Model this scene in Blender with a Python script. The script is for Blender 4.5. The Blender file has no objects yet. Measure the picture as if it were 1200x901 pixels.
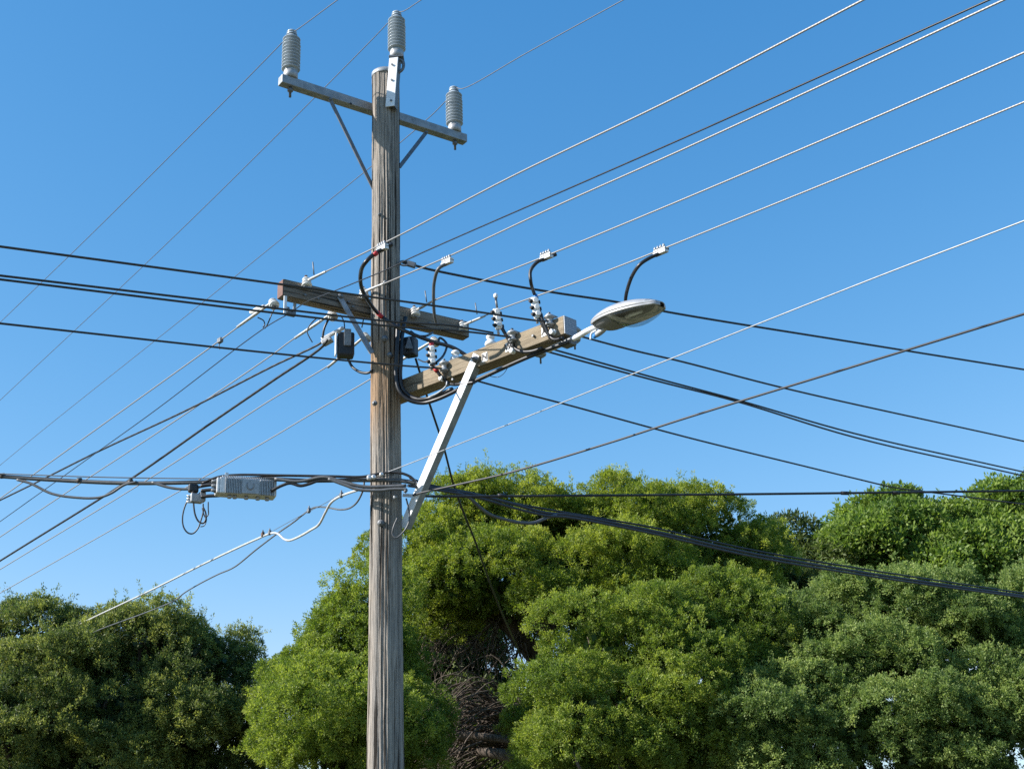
import bpy, bmesh, math, random
import numpy as np
from mathutils import Vector, Matrix

random.seed(4)
sc = bpy.context.scene
COL = sc.collection
rad = math.radians

# ------------------------------------------------------------------ camera
PITCH = rad(20.0)
FPX = 1500.0                                   # focal length in pixels of a 1200 px wide frame
ROLL = math.asin(-148 * math.tan(PITCH) / FPX)
CAM = np.array([0, 0, 1.6])
CF = np.array([0, math.cos(PITCH), math.sin(PITCH)])
_R0 = np.array([1.0, 0, 0]); _U0 = np.array([0, -math.sin(PITCH), math.cos(PITCH)])
CR = _R0 * math.cos(ROLL) + _U0 * math.sin(ROLL)
CU = -_R0 * math.sin(ROLL) + _U0 * math.cos(ROLL)

cam_data = bpy.data.cameras.new('camera')
cam = bpy.data.objects.new('camera', cam_data)
COL.objects.link(cam)
cam_data.sensor_width = 36; cam_data.lens = 45
cam_data.clip_end = 4000; cam_data.clip_start = 0.1
M = Matrix.Identity(4)
for i in range(3):
    M[i][0] = CR[i]; M[i][1] = CU[i]; M[i][2] = -CF[i]; M[i][3] = CAM[i]
cam.matrix_world = M
sc.camera = cam


def ray(x, y):
    d = CF + CR * (x - 600) / FPX + CU * (450.5 - y) / FPX
    return d / np.linalg.norm(d)
def P(x, y, Y):                                # the point seen there that lies Y metres ahead
    d = ray(x, y); return CAM + d * (Y / d[1])
def atZ(x, y, z):
    d = ray(x, y); return CAM + d * ((z - CAM[2]) / d[2])
def on(x, y, ref, az):                         # the point seen there in the vertical plane through ref
    a = rad(az); n = np.array([math.cos(a), -math.sin(a), 0.0]); d = ray(x, y)
    return CAM + d * (((np.array(ref) - CAM) @ n) / (d @ n))
def depth(p): return float((np.array(p) - CAM) @ CF)
def azv(az): return np.array([math.sin(rad(az)), math.cos(rad(az)), 0.0])
def unit(v): v = np.array(v, float); return v / np.linalg.norm(v)
UP = np.array([0, 0, 1.0])

# ------------------------------------------------------------------ world, sun
SUN_EL, SUN_AZ = 32.0, -103.0
w = bpy.data.worlds.new('World'); sc.world = w; w.use_nodes = True
nt = w.node_tree; bg = nt.nodes['Background']
sky = nt.nodes.new('ShaderNodeTexSky'); sky.sky_type = 'NISHITA'; sky.sun_disc = False
sky.sun_elevation = rad(SUN_EL); sky.sun_rotation = rad(SUN_AZ % 360)
sky.air_density = 1.0; sky.dust_density = 0.0; sky.ozone_density = 6.0
sep = nt.nodes.new('ShaderNodeSeparateColor'); com = nt.nodes.new('ShaderNodeCombineColor')
nt.links.new(sky.outputs[0], sep.inputs[0])
for k, (g, a, mx) in enumerate(((1.56, 6.0, 0.26), (0.88, 1.85, 0.5), (0.62, 1.517, 0.75))):
    m0 = nt.nodes.new('ShaderNodeMath'); m0.operation = 'MULTIPLY'; m0.inputs[1].default_value = 0.1
    m1 = nt.nodes.new('ShaderNodeMath'); m1.operation = 'MINIMUM'; m1.inputs[1].default_value = mx
    m2 = nt.nodes.new('ShaderNodeMath'); m2.operation = 'POWER'; m2.inputs[1].default_value = g
    m3 = nt.nodes.new('ShaderNodeMath'); m3.operation = 'MULTIPLY'; m3.inputs[1].default_value = a * 10
    nt.links.new(sep.outputs[k], m0.inputs[0]); nt.links.new(m0.outputs[0], m1.inputs[0])
    nt.links.new(m1.outputs[0], m2.inputs[0]); nt.links.new(m2.outputs[0], m3.inputs[0])
    nt.links.new(m3.outputs[0], com.inputs[k])
nt.links.new(com.outputs[0], bg.inputs[0]); bg.inputs[1].default_value = 0.0575

sd = bpy.data.lights.new('sun', 'SUN'); sd.energy = 5.0; sd.angle = rad(0.5); sd.color = (1.0, 0.95, 0.885)
so = bpy.data.objects.new('sun', sd); COL.objects.link(so)
sv = Vector(azv(SUN_AZ) * math.cos(rad(SUN_EL)) + UP * math.sin(rad(SUN_EL)))
so.rotation_euler = sv.to_track_quat('Z', 'Y').to_euler(); so.location = (-30, -8, 30)

sc.view_settings.view_transform = 'Standard'; sc.view_settings.look = 'None'
sc.view_settings.gamma = 1; sc.view_settings.exposure = 0.80
try: sc.view_settings.use_curve_mapping = False
except Exception: pass
sc.render.engine = 'CYCLES'
sc.cycles.max_bounces = 6; sc.cycles.diffuse_bounces = 3; sc.cycles.transparent_max_bounces = 6
sc.cycles.use_denoising = False

# ------------------------------------------------------------------ materials
def mat(name, col, rough=0.5, metal=0.0, spec=0.4, var=0.15, scale=14.0, bump=0.0, dark=None):
    """plain surface with a little procedural wear"""
    m = bpy.data.materials.new(name); m.use_nodes = True
    n = m.node_tree; b = n.nodes['Principled BSDF']
    b.inputs['Metallic'].default_value = metal; b.inputs['Specular IOR Level'].default_value = spec
    tc = n.nodes.new('ShaderNodeTexCoord'); no = n.nodes.new('ShaderNodeTexNoise')
    no.inputs['Scale'].default_value = scale; no.inputs['Detail'].default_value = 6; no.inputs['Roughness'].default_value = 0.65
    n.links.new(tc.outputs['Object'], no.inputs['Vector'])
    r = n.nodes.new('ShaderNodeValToRGB')
    d = dark or tuple(c * (1 - 2 * var) for c in col)
    r.color_ramp.elements[0].position = 0.3; r.color_ramp.elements[1].position = 0.62
    r.color_ramp.elements[0].color = (*d, 1); r.color_ramp.elements[1].color = (*col, 1)
    n.links.new(no.outputs[0], r.inputs[0]); n.links.new(r.outputs[0], b.inputs['Base Color'])
    mr = n.nodes.new('ShaderNodeMapRange'); mr.inputs['To Min'].default_value = max(0.05, rough - .12); mr.inputs['To Max'].default_value = min(1, rough + .12)
    n.links.new(no.outputs[0], mr.inputs[0]); n.links.new(mr.outputs[0], b.inputs['Roughness'])
    if bump:
        bp = n.nodes.new('ShaderNodeBump'); bp.inputs['Strength'].default_value = bump; bp.inputs['Distance'].default_value = 0.01
        n.links.new(no.outputs[0], bp.inputs['Height']); n.links.new(bp.outputs[0], b.inputs['Normal'])
    return m

def wood(name, light, mid, dark, vec, crack=0.55, fine=1.0, warm=None, stain=None):
    """weathered timber: fibres and checks drawn out along one local axis"""
    m = bpy.data.materials.new(name); m.use_nodes = True
    n = m.node_tree; b = n.nodes['Principled BSDF']; L = n.links.new
    b.inputs['Roughness'].default_value = 0.85; b.inputs['Specular IOR Level'].default_value = 0.2
    tc = n.nodes.new('ShaderNodeTexCoord')
    def noise(sx, scale, detail, rough=.6):
        mp = n.nodes.new('ShaderNodeMapping'); mp.inputs['Scale'].default_value = [sx if v else 1 for v in vec]
        L(tc.outputs['Object'], mp.inputs[0])
        t = n.nodes.new('ShaderNodeTexNoise'); t.inputs['Scale'].default_value = scale
        t.inputs['Detail'].default_value = detail; t.inputs['Roughness'].default_value = rough
        L(mp.outputs[0], t.inputs['Vector']); return t.outputs[0]
    fib = noise(0.03, 95 * fine, 8, .75); broad = noise(0.12, 9, 4); chk = noise(0.022, 26 * fine, 4, .55)
    r1 = n.nodes.new('ShaderNodeValToRGB'); e = r1.color_ramp.elements
    e[0].position = .32; e[0].color = (*dark, 1); e[1].position = .72; e[1].color = (*light, 1)
    k = e.new(.5); k.color = (*mid, 1)
    L(fib, r1.inputs[0])
    mx = n.nodes.new('ShaderNodeMix'); mx.data_type = 'RGBA'; mx.blend_type = 'MULTIPLY'; mx.inputs[0].default_value = .8
    r2 = n.nodes.new('ShaderNodeValToRGB'); r2.color_ramp.elements[0].position = .35; r2.color_ramp.elements[1].position = .65
    wv = warm or (1, .93, .84)
    r2.color_ramp.elements[0].color = (.66, .64, .62, 1); r2.color_ramp.elements[1].color = (*wv, 1)
    L(broad, r2.inputs[0]); L(r1.outputs[0], mx.inputs[6]); L(r2.outputs[0], mx.inputs[7])
    r3 = n.nodes.new('ShaderNodeValToRGB'); r3.color_ramp.elements[0].position = crack - .21; r3.color_ramp.elements[1].position = crack - .14
    r3.color_ramp.elements[0].color = (.12, .11, .1, 1); r3.color_ramp.elements[1].color = (1, 1, 1, 1)
    L(chk, r3.inputs[0])
    mx2 = n.nodes.new('ShaderNodeMix'); mx2.data_type = 'RGBA'; mx2.blend_type = 'MULTIPLY'; mx2.inputs[0].default_value = 1
    L(mx.outputs[2], mx2.inputs[6]); L(r3.outputs[0], mx2.inputs[7]); L(mx2.outputs[2], b.inputs['Base Color'])
    if stain:                                       # rusty tan stain over one stretch of the timber
        sx = n.nodes.new('ShaderNodeSeparateXYZ'); L(tc.outputs['Object'], sx.inputs[0])
        pp = n.nodes.new('ShaderNodeMath'); pp.operation = 'PINGPONG'; pp.inputs[1].default_value = (stain[1] - stain[0]) / 2
        sb_ = n.nodes.new('ShaderNodeMath'); sb_.operation = 'SUBTRACT'; sb_.inputs[1].default_value = stain[0]; L(sx.outputs[2], sb_.inputs[0])
        cl_ = n.nodes.new('ShaderNodeClamp'); cl_.inputs['Max'].default_value = stain[1] - stain[0]; L(sb_.outputs[0], cl_.inputs[0]); L(cl_.outputs[0], pp.inputs[0])
        st = noise(.10, 14, 5); ml = n.nodes.new('ShaderNodeMath'); ml.operation = 'MULTIPLY'; L(pp.outputs[0], ml.inputs[0]); L(st, ml.inputs[1])
        rs = n.nodes.new('ShaderNodeMapRange'); rs.inputs[1].default_value = .12; rs.inputs[2].default_value = .34; rs.inputs[4].default_value = .8; L(ml.outputs[0], rs.inputs[0])
        m3 = n.nodes.new('ShaderNodeMix'); m3.data_type = 'RGBA'; m3.blend_type = 'MULTIPLY'; m3.inputs[7].default_value = (1, .70, .44, 1)
        L(rs.outputs[0], m3.inputs[0]); L(mx2.outputs[2], m3.inputs[6]); L(m3.outputs[2], b.inputs['Base Color'])
    ad = n.nodes.new('ShaderNodeMath'); ad.operation = 'ADD'; L(fib, ad.inputs[0]); L(r3.outputs[0], ad.inputs[1])
    bp = n.nodes.new('ShaderNodeBump'); bp.inputs['Strength'].default_value = .8; bp.inputs['Distance'].default_value = .012
    L(ad.outputs[0], bp.inputs['Height']); L(bp.outputs[0], b.inputs['Normal'])
    return m

def strand(name, col, dark, rough=.4, metal=.6, pitch=60):
    """twisted strands of a bare conductor, from the tube's own uv"""
    m = bpy.data.materials.new(name); m.use_nodes = True
    n = m.node_tree; b = n.nodes['Principled BSDF']; L = n.links.new
    b.inputs['Roughness'].default_value = rough; b.inputs['Metallic'].default_value = metal
    uv = n.nodes.new('ShaderNodeTexCoord'); sp = n.nodes.new('ShaderNodeSeparateXYZ'); L(uv.outputs['UV'], sp.inputs[0])
    a = n.nodes.new('ShaderNodeMath'); a.operation = 'MULTIPLY'; a.inputs[1].default_value = 5; L(sp.outputs[0], a.inputs[0])
    c = n.nodes.new('ShaderNodeMath'); c.operation = 'MULTIPLY_ADD'; c.inputs[1].default_value = pitch; L(sp.outputs[1], c.inputs[0]); L(a.outputs[0], c.inputs[2])
    s = n.nodes.new('ShaderNodeMath'); s.operation = 'SINE'
    t = n.nodes.new('ShaderNodeMath'); t.operation = 'MULTIPLY'; t.inputs[1].default_value = 6.2832; L(c.outputs[0], t.inputs[0]); L(t.outputs[0], s.inputs[0])
    r = n.nodes.new('ShaderNodeMapRange'); r.inputs[1].default_value = -1; r.inputs[2].default_value = .2; L(s.outputs[0], r.inputs[0])
    mx = n.nodes.new('ShaderNodeMix'); mx.data_type = 'RGBA'; L(r.outputs[0], mx.inputs[0])
    mx.inputs[6].default_value = (*dark, 1); mx.inputs[7].default_value = (*col, 1); L(mx.outputs[2], b.inputs['Base Color'])
    bp = n.nodes.new('ShaderNodeBump'); bp.inputs['Strength'].default_value = .12; bp.inputs['Distance'].default_value = .003
    L(s.outputs[0], bp.inputs['Height']); L(bp.outputs[0], b.inputs['Normal'])
    return m

def leafmat(name, dark, mid, light, trans=.3, rough=.55):
    m = bpy.data.materials.new(name); m.use_nodes = True
    n = m.node_tree; b = n.nodes['Principled BSDF']; L = n.links.new; out = n.nodes['Material Output']
    at = n.nodes.new('ShaderNodeAttribute'); at.attribute_name = 'tint'
    r = n.nodes.new('ShaderNodeValToRGB'); e = r.color_ramp.elements
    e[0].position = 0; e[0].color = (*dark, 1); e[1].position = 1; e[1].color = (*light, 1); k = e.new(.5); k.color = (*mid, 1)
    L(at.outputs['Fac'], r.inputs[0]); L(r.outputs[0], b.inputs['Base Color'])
    b.inputs['Roughness'].default_value = rough; b.inputs['Specular IOR Level'].default_value = .35
    tr = n.nodes.new('ShaderNodeBsdfTranslucent'); hs = n.nodes.new('ShaderNodeHueSaturation')
    hs.inputs['Value'].default_value = 1.7; hs.inputs['Saturation'].default_value = 1.1
    L(r.outputs[0], hs.inputs['Color']); L(hs.outputs[0], tr.inputs['Color'])
    ms = n.nodes.new('ShaderNodeMixShader'); ms.inputs[0].default_value = trans
    L(b.outputs[0], ms.inputs[1]); L(tr.outputs[0], ms.inputs[2]); L(ms.outputs[0], out.inputs[0])
    return m

MT = {
 'pole': wood('pole_wood', (.55, .525, .485), (.34, .32, .295), (.125, .116, .107), (0, 0, 1), crack=.585, warm=(1, .90, .79), stain=(5.1, 6.9)),
 'armold': wood('old_arm_wood', (.38, .34, .29), (.25, .222, .19), (.10, .088, .075), (1, 0, 0)),
 'armtan': wood('tan_arm_wood', (.42, .355, .265), (.31, .26, .19), (.13, .106, .078), (1, 0, 0), crack=.47, warm=(1, .95, .88)),
 'endgrain': mat('end_grain', (.20, .12, .10), .9, scale=30),
 'steel': mat('galvanised_steel', (.34, .365, .385), .55, .35, var=.2, scale=11),
 'steelwhite': mat('bright_zinc_steel', (.82, .83, .84), .5, .05, var=.09, scale=12),
 'steeldark': mat('dull_steel', (.20, .21, .22), .55, .5, var=.2),
 'rust': mat('rusty_steel', (.16, .10, .07), .8, .2, var=.25, scale=40),
 'grout': mat('grey_porcelain', (.40, .455, .50), .2, 0, .5, var=.07, scale=8),
 'porcelain': mat('white_porcelain', (.80, .80, .78), .25, 0, .5, var=.06),
 'whiteplastic': mat('white_plastic', (.80, .80, .79), .45, var=.05),
 'black': mat('black_rubber', (.018, .018, .02), .42, 0, .5, var=.2),
 'blackbox': mat('black_plastic', (.028, .032, .038), .5, 0, .5, var=.2),
 'greycable': mat('grey_cable', (.105, .11, .115), .45, 0, .5, var=.15),
 'trunk': mat('dark_trunk_cable', (.055, .057, .064), .5, 0, .4, var=.15),
 'darkcable': mat('weathered_dark_cable', (.06, .053, .048), .6, 0, .4, var=.2),
 'alloy': mat('cast_alloy', (.70, .70, .69), .38, .4, var=.15, scale=30),
 'alloydull': mat('dull_cast_alloy', (.42, .43, .44), .5, .4, var=.15, scale=30),
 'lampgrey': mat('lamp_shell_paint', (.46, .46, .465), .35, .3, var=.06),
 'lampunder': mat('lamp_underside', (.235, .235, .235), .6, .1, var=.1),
 'red': mat('red_tape', (.55, .03, .035), .5), 'blue': mat('blue_tape', (.03, .22, .6), .5),
 'ink': mat('black_ink', (.015, .015, .016), .6),
 'grey': mat('grey_emblem', (.29, .30, .31), .6),
 'bare': strand('bare_conductor', (.32, .31, .295), (.265, .255, .245), .5, .4, 40),
 'thin': strand('thin_conductor', (.15, .16, .18), (.09, .095, .1), .55, .3, 60),
 'grip': strand('dead_end_grip', (.66, .65, .62), (.2, .2, .2), .45, .6, 34),
 'twist': strand('twisted_black_cable', (.03, .03, .033), (.008, .008, .008), .4, 0, 7),
 'bark': wood('tree_bark', (.17, .135, .105), (.10, .08, .062), (.04, .032, .026), (0, 0, 1), fine=.4),
 'palebark': wood('pale_dead_bark', (.27, .23, .20), (.15, .125, .105), (.06, .05, .043), (0, 0, 1), fine=.5),
}
def glassmat():
    m = bpy.data.materials.new('clear_lamp_glass'); m.use_nodes = True
    n = m.node_tree; n.nodes.remove(n.nodes['Principled BSDF']); o = n.nodes['Material Output']
    t = n.nodes.new('ShaderNodeBsdfTransparent'); t.inputs[0].default_value = (.93, .95, .96, 1)
    g = n.nodes.new('ShaderNodeBsdfGlossy'); g.inputs['Roughness'].default_value = .08
    f = n.nodes.new('ShaderNodeFresnel'); f.inputs[0].default_value = 1.5
    a = n.nodes.new('ShaderNodeMath'); a.operation = 'MULTIPLY_ADD'; a.inputs[1].default_value = .4; a.inputs[2].default_value = .03
    n.links.new(f.outputs[0], a.inputs[0])
    x = n.nodes.new('ShaderNodeMixShader'); n.links.new(a.outputs[0], x.inputs[0])
    n.links.new(t.outputs[0], x.inputs[1]); n.links.new(g.outputs[0], x.inputs[2]); n.links.new(x.outputs[0], o.inputs[0])
    return m
MT['glass'] = glassmat()
def gridmat():
    m = mat('mesh_end_cap', (.42, .45, .48), .5, .3); n = m.node_tree; b = n.nodes['Principled BSDF']; L = n.links.new
    tc = n.nodes.new('ShaderNodeTexCoord'); br = n.nodes.new('ShaderNodeTexBrick'); br.offset = 0
    mp = n.nodes.new('ShaderNodeMapping'); mp.inputs['Rotation'].default_value = (rad(90), 0, rad(90))
    br.inputs['Scale'].default_value = 1; br.inputs['Brick Width'].default_value = .018; br.inputs['Row Height'].default_value = .026
    br.inputs['Mortar Size'].default_value = .0022; br.inputs['Color1'].default_value = (.30, .33, .37, 1); br.inputs['Color2'].default_value = (.25, .28, .32, 1)
    br.inputs['Mortar'].default_value = (.1, .11, .12, 1)
    L(tc.outputs['Object'], mp.inputs[0]); L(mp.outputs[0], br.inputs['Vector']); L(br.outputs[0], b.inputs['Base Color'])
    return m
MT['grid'] = gridmat()

# ------------------------------------------------------------------ mesh helper
def catmull(pts, k=8):
    pts = [np.array(p, float) for p in pts]
    if len(pts) < 3: return pts
    ext = [2 * pts[0] - pts[1]] + pts + [2 * pts[-1] - pts[-2]]
    out = []
    for i in range(1, len(ext) - 2):
        p0, p1, p2, p3 = ext[i - 1:i + 3]
        # centripetal parameters keep long and short spans apart
        t0 = 0; t1 = t0 + np.linalg.norm(p1 - p0) ** .5 + 1e-6; t2 = t1 + np.linalg.norm(p2 - p1) ** .5 + 1e-6; t3 = t2 + np.linalg.norm(p3 - p2) ** .5 + 1e-6
        for j in range(k):
            t = t1 + (t2 - t1) * j / k
            a1 = (t1 - t) / (t1 - t0) * p0 + (t - t0) / (t1 - t0) * p1
            a2 = (t2 - t) / (t2 - t1) * p1 + (t - t1) / (t2 - t1) * p2
            a3 = (t3 - t) / (t3 - t2) * p2 + (t - t2) / (t3 - t2) * p3
            b1 = (t2 - t) / (t2 - t0) * a1 + (t - t0) / (t2 - t0) * a2
            b2 = (t3 - t) / (t3 - t1) * a2 + (t - t1) / (t3 - t1) * a3
            out.append((t2 - t) / (t2 - t1) * b1 + (t - t1) / (t2 - t1) * b2)
    out.append(pts[-1]); return out

class MB:
    def __init__(s): s.v = []; s.f = []; s.sm = []; s.uv = {}
    def add(s, v, f, smooth=False):
        o = len(s.v); s.v += [tuple(map(float, p)) for p in v]
        for q in f: s.f.append(tuple(i + o for i in q)); s.sm.append(smooth)
    def box(s, c, dims, ax=(1, 0, 0), az=(0, 0, 1)):
        """c centre, dims full sizes along ax, (az x ax), az"""
        ax = unit(ax); az = np.array(az, float); az = unit(az - ax * (az @ ax)); ay = np.cross(az, ax); c = np.array(c, float)
        v = [c + ax * dims[0] / 2 * i + ay * dims[1] / 2 * j + az * dims[2] / 2 * k for i in (-1, 1) for j in (-1, 1) for k in (-1, 1)]
        s.add(v, [(0, 1, 3, 2), (4, 6, 7, 5), (0, 4, 5, 1), (2, 3, 7, 6), (0, 2, 6, 4), (1, 5, 7, 3)]); return s
    def bar(s, a, b, wd, th, up=(0, 0, 1)):
        """flat bar from a to b; wd across, th along 'up'"""
        a = np.array(a, float); b = np.array(b, float); return s.box((a + b) / 2, (np.linalg.norm(b - a), wd, th), b - a, up)
    def tube(s, pts, r, seg=8, k=8, smooth=True):
        pts = catmull(pts, k) if k else [np.array(p, float) for p in pts]
        n = len(pts); rr = r if isinstance(r, (list, tuple)) else None
        base = len(s.v); length = 0; prev = None; rings = []; nrm = None
        for i, p in enumerate(pts):
            t = unit(pts[min(i + 1, n - 1)] - pts[max(i - 1, 0)])
            if nrm is None: nrm = unit(np.cross(t, UP if abs(t[2]) < .9 else np.array([1., 0, 0])))
            else: nrm = unit(nrm - t * (nrm @ t))
            bn = np.cross(t, nrm)
            rad_ = r if rr is None else float(np.interp(i / (n - 1), np.linspace(0, 1, len(rr)), rr))
            if prev is not None: length += np.linalg.norm(p - prev)
            prev = p
            rings.append((length, [p + (nrm * math.cos(2 * math.pi * j / seg) + bn * math.sin(2 * math.pi * j / seg)) * rad_ for j in range(seg)]))
        vs = [q for _, g in rings for q in g]; fs = []
        f0 = len(s.f)
        for i in range(n - 1):
            for j in range(seg):
                j2 = (j + 1) % seg; fs.append((i * seg + j, i * seg + j2, (i + 1) * seg + j2, (i + 1) * seg + j))
                s.uv[f0 + len(fs) - 1] = ((j / seg, rings[i][0]), ((j + 1) / seg, rings[i][0]), ((j + 1) / seg, rings[i + 1][0]), (j / seg, rings[i + 1][0]))
        s.add(vs, fs, smooth)
        s.add([], [])
        o = base
        s.f.append(tuple(o + j for j in range(seg))[::-1]); s.sm.append(False)
        s.f.append(tuple(o + (n - 1) * seg + j for j in range(seg))); s.sm.append(False)
        return s
    def lathe(s, prof, base, axis=(0, 0, 1), seg=20, smooth=True):
        """prof: (radius, height) from bottom to top along the axis"""
        axis = unit(axis); base = np.array(base, float)
        x = unit(np.cross(axis, (1, 0, 0) if abs(axis[0]) < .9 else (0, 1, 0))); y = np.cross(axis, x)
        vs = [base + axis * h + (x * math.cos(2 * math.pi * j / seg) + y * math.sin(2 * math.pi * j / seg)) * max(r, 1e-4) for r, h in prof for j in range(seg)]
        fs = [(i * seg + j, i * seg + (j + 1) % seg, (i + 1) * seg + (j + 1) % seg, (i + 1) * seg + j) for i in range(len(prof) - 1) for j in range(seg)]
        o = len(s.v); s.add(vs, fs, smooth)
        s.f.append(tuple(o + j for j in range(seg))[::-1]); s.sm.append(False)
        n = len(prof) - 1; s.f.append(tuple(o + n * seg + j for j in range(seg))); s.sm.append(False)
        return s
    def build(s, name, material, parent=None, origin=None, frame=None, bevel=0.0):
        """one mesh object; origin (with optional 3x3 frame) is where its own axes sit"""
        par = np.array(parent.location) if parent is not None and parent.get('_w') is None else np.zeros(3)
        if parent is not None and '_o' in parent: par = np.array(parent['_o'])
        og = np.array(origin if origin is not None else (par if parent is not None else np.mean(np.array(s.v), axis=0)), float)
        V = np.array(s.v) - og
        if frame is not None: V = V @ np.array(frame).T
        me = bpy.data.meshes.new(name); me.from_pydata([tuple(p) for p in V], [], s.f); me.update()
        me.polygons.foreach_set('use_smooth', s.sm)
        if s.uv:
            u = me.uv_layers.new(name='uv').data
            for fi, q in s.uv.items():
                p = me.polygons[fi]
                for li, c in zip(p.loop_indices, q): u[li].uv = c
        me.materials.append(MT[material] if isinstance(material, str) else material)
        o = bpy.data.objects.new(name, me); COL.objects.link(o)
        mw = Matrix.Translation(Vector(og - par))
        if frame is not None:
            R = Matrix([list(map(float, q)) for q in np.array(frame).T]).to_4x4(); mw = mw @ R
        o.matrix_local = mw
        o['_o'] = [float(c) for c in og]
        if parent is not None: o.parent = parent; o.matrix_local = mw
        if bevel:
            b = o.modifiers.new('soft_edges', 'BEVEL'); b.width = bevel; b.segments = 2; b.limit_method = 'ANGLE'; b.angle_limit = rad(40)
        return o

def tag(o, label, cat, group=None, kind=None):
    if label: o['label'] = label
    if cat: o['category'] = cat
    if group: o['group'] = group
    if kind: o['kind'] = kind
    return o
def thing(name, label, cat, loc, group=None):
    o = bpy.data.objects.new(name, None); COL.objects.link(o); o.empty_display_size = .2
    o.location = Vector(list(map(float, loc))); o['_o'] = [float(c) for c in loc]
    return tag(o, label, cat, group)
def copy_tree(src, parent=None):
    c = src.copy(); COL.objects.link(c)
    if parent is not None: c.parent = parent
    for ch in list(src.children): copy_tree(ch, c)
    return c
def place(proto, used, loc, label, rot=None, scale=None):
    """first use moves the prototype itself, later ones copy it with its parts"""
    o = copy_tree(proto) if used else proto
    o.location = Vector(list(map(float, loc)))
    if rot is not None: o.rotation_euler = rot
    if scale is not None: o.scale = (scale,) * 3
    o['label'] = label
    return o

# ------------------------------------------------------------------ ground
def ground():
    m = bpy.data.materials.new('dry_verge_grass'); m.use_nodes = True
    n = m.node_tree; b = n.nodes['Principled BSDF']; b.inputs['Roughness'].default_value = .95
    tc = n.nodes.new('ShaderNodeTexCoord'); no = n.nodes.new('ShaderNodeTexNoise'); no.inputs['Scale'].default_value = .8; no.inputs['Detail'].default_value = 10
    r = n.nodes.new('ShaderNodeValToRGB'); r.color_ramp.elements[0].position = .35; r.color_ramp.elements[1].position = .7
    r.color_ramp.elements[0].color = (.045, .06, .02, 1); r.color_ramp.elements[1].color = (.17, .14, .075, 1)
    n.links.new(tc.outputs['Object'], no.inputs['Vector']); n.links.new(no.outputs[0], r.inputs[0]); n.links.new(r.outputs[0], b.inputs['Base Color'])
    g = MB(); N = 40; S = 1500.0
    xs = np.sign(np.linspace(-1, 1, N)) * np.abs(np.linspace(-1, 1, N)) ** 3 * S
    g.add([(x, y, 0) for x in xs for y in xs], [(i * N + j, (i + 1) * N + j, (i + 1) * N + j + 1, i * N + j + 1) for i in range(N - 1) for j in range(N - 1)])
    o = g.build('ground', m, origin=(0, 0, 0)); o['kind'] = 'structure'; del o['_o']
ground()

# ------------------------------------------------------------------ pole
PX = float(P(452, 560, 12.0)[0]); PY = 12.0
POLE = np.array([PX, PY, 0.0])
def pz(y, dY=0.0): return float(P(452, y, PY + dY)[2])
ZTOP = pz(88)
RZ = ([0, 2.3, 3.7, 5.05, 7.5, 9.7], [.185, .169, .158, .151, .147, .149])
def prad(z): return float(np.interp(z, *RZ))
def pole_pt(az, z, off=0.0): return POLE + azv(az) * (prad(z) + off) + UP * z
pole = thing('utility_pole', 'tall weathered grey timber power pole carrying all the crossarms', 'utility pole', POLE)
def build_pole():
    rng = np.random.RandomState(3); N = 260; H = 190
    prof = np.zeros(N)
    for k in range(1, 34): prof += np.cos(k * np.linspace(0, 2 * np.pi, N, False) + rng.rand() * 6.28) * rng.randn() * .0008 / (1 + k * .03) ** .7
    th = np.linspace(0, 2 * np.pi, N, False)
    # split grooves and a few planed flats run the length of the pole
    groove = np.zeros(N)
    for q in rng.rand(34) * 6.28: groove -= .006 * rng.rand() * np.exp(-((np.angle(np.exp(1j * (th - q)))) / .022) ** 2)
    zs = np.linspace(0, ZTOP, H); b = MB(); vs = []
    splits = [(rng.uniform(-3.3, .2), rng.uniform(2, ZTOP), rng.uniform(.3, 1.3), rng.uniform(.006, .02), rng.uniform(-.05, .05)) for _ in range(46)]
    for i, z in enumerate(zs):
        r0 = prad(z); wob = .004 * math.sin(z * 1.7) + .003 * math.sin(z * 4.1 + 1)
        tw = .06 * math.sin(z * .5) + .03 * math.sin(z * 2.3)
        p = np.interp((th + tw) % (2 * np.pi), np.append(th, 2 * np.pi), np.append(prof + groove, (prof + groove)[0]))
        flat = -.012 * np.maximum(0, np.cos((th - rad(-50)) * 1)) ** 18 - .009 * np.maximum(0, np.cos(th - rad(-95))) ** 22
        for a0, z0, hl, dp, sl in splits:
            q = abs(z - z0) / hl
            if q < 1: p = p - dp * (1 - q) ** .6 * np.exp(-(np.angle(np.exp(1j * (th - a0 - sl * (z - z0) - .02 * math.sin(z * 9 + a0)))) / .03) ** 2)
        r = r0 + p + flat + rng.randn(N) * .0007
        for j in range(N): vs.append((PX + math.cos(th[j]) * r[j] + wob * .5, PY + math.sin(th[j]) * r[j], z))
    fs = [(i * N + j, i * N + (j + 1) % N, (i + 1) * N + (j + 1) % N, (i + 1) * N + j) for i in range(H - 1) for j in range(N)]
    b.add(vs, fs, True); b.f.append(tuple((H - 1) * N + j for j in range(N))); b.sm.append(False)
    b.build('shaft', 'pole', pole)
    c = MB(); r = prad(ZTOP)
    c.lathe([(r + .003, -.045), (r + .005, -.043), (r + .005, .004), (r - .002, .008), (.01, .012)], POLE + UP * ZTOP, seg=40)
    c.build('pole_cap', 'steel', pole)
    # bolt heads and old nail marks on the shaft
    for az, y, rr in ((-168, 612, .022), (178, 396, .022), (-140, 470, .02), (158, 415, .02), (-160, 250, .012), (175, 285, .012), (176, 330, .014)):
        z = pz(y, -prad(3)); q = pole_pt(az, z, -.004); d = azv(az)
        k = MB(); k.lathe([(rr * 1.5, 0), (rr * 1.5, .008), (rr * .8, .009), (rr * .8, .024), (rr * .5, .028)], q, d, 12)
        k.build('bolt', 'steeldark', pole)
build_pole()

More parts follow.
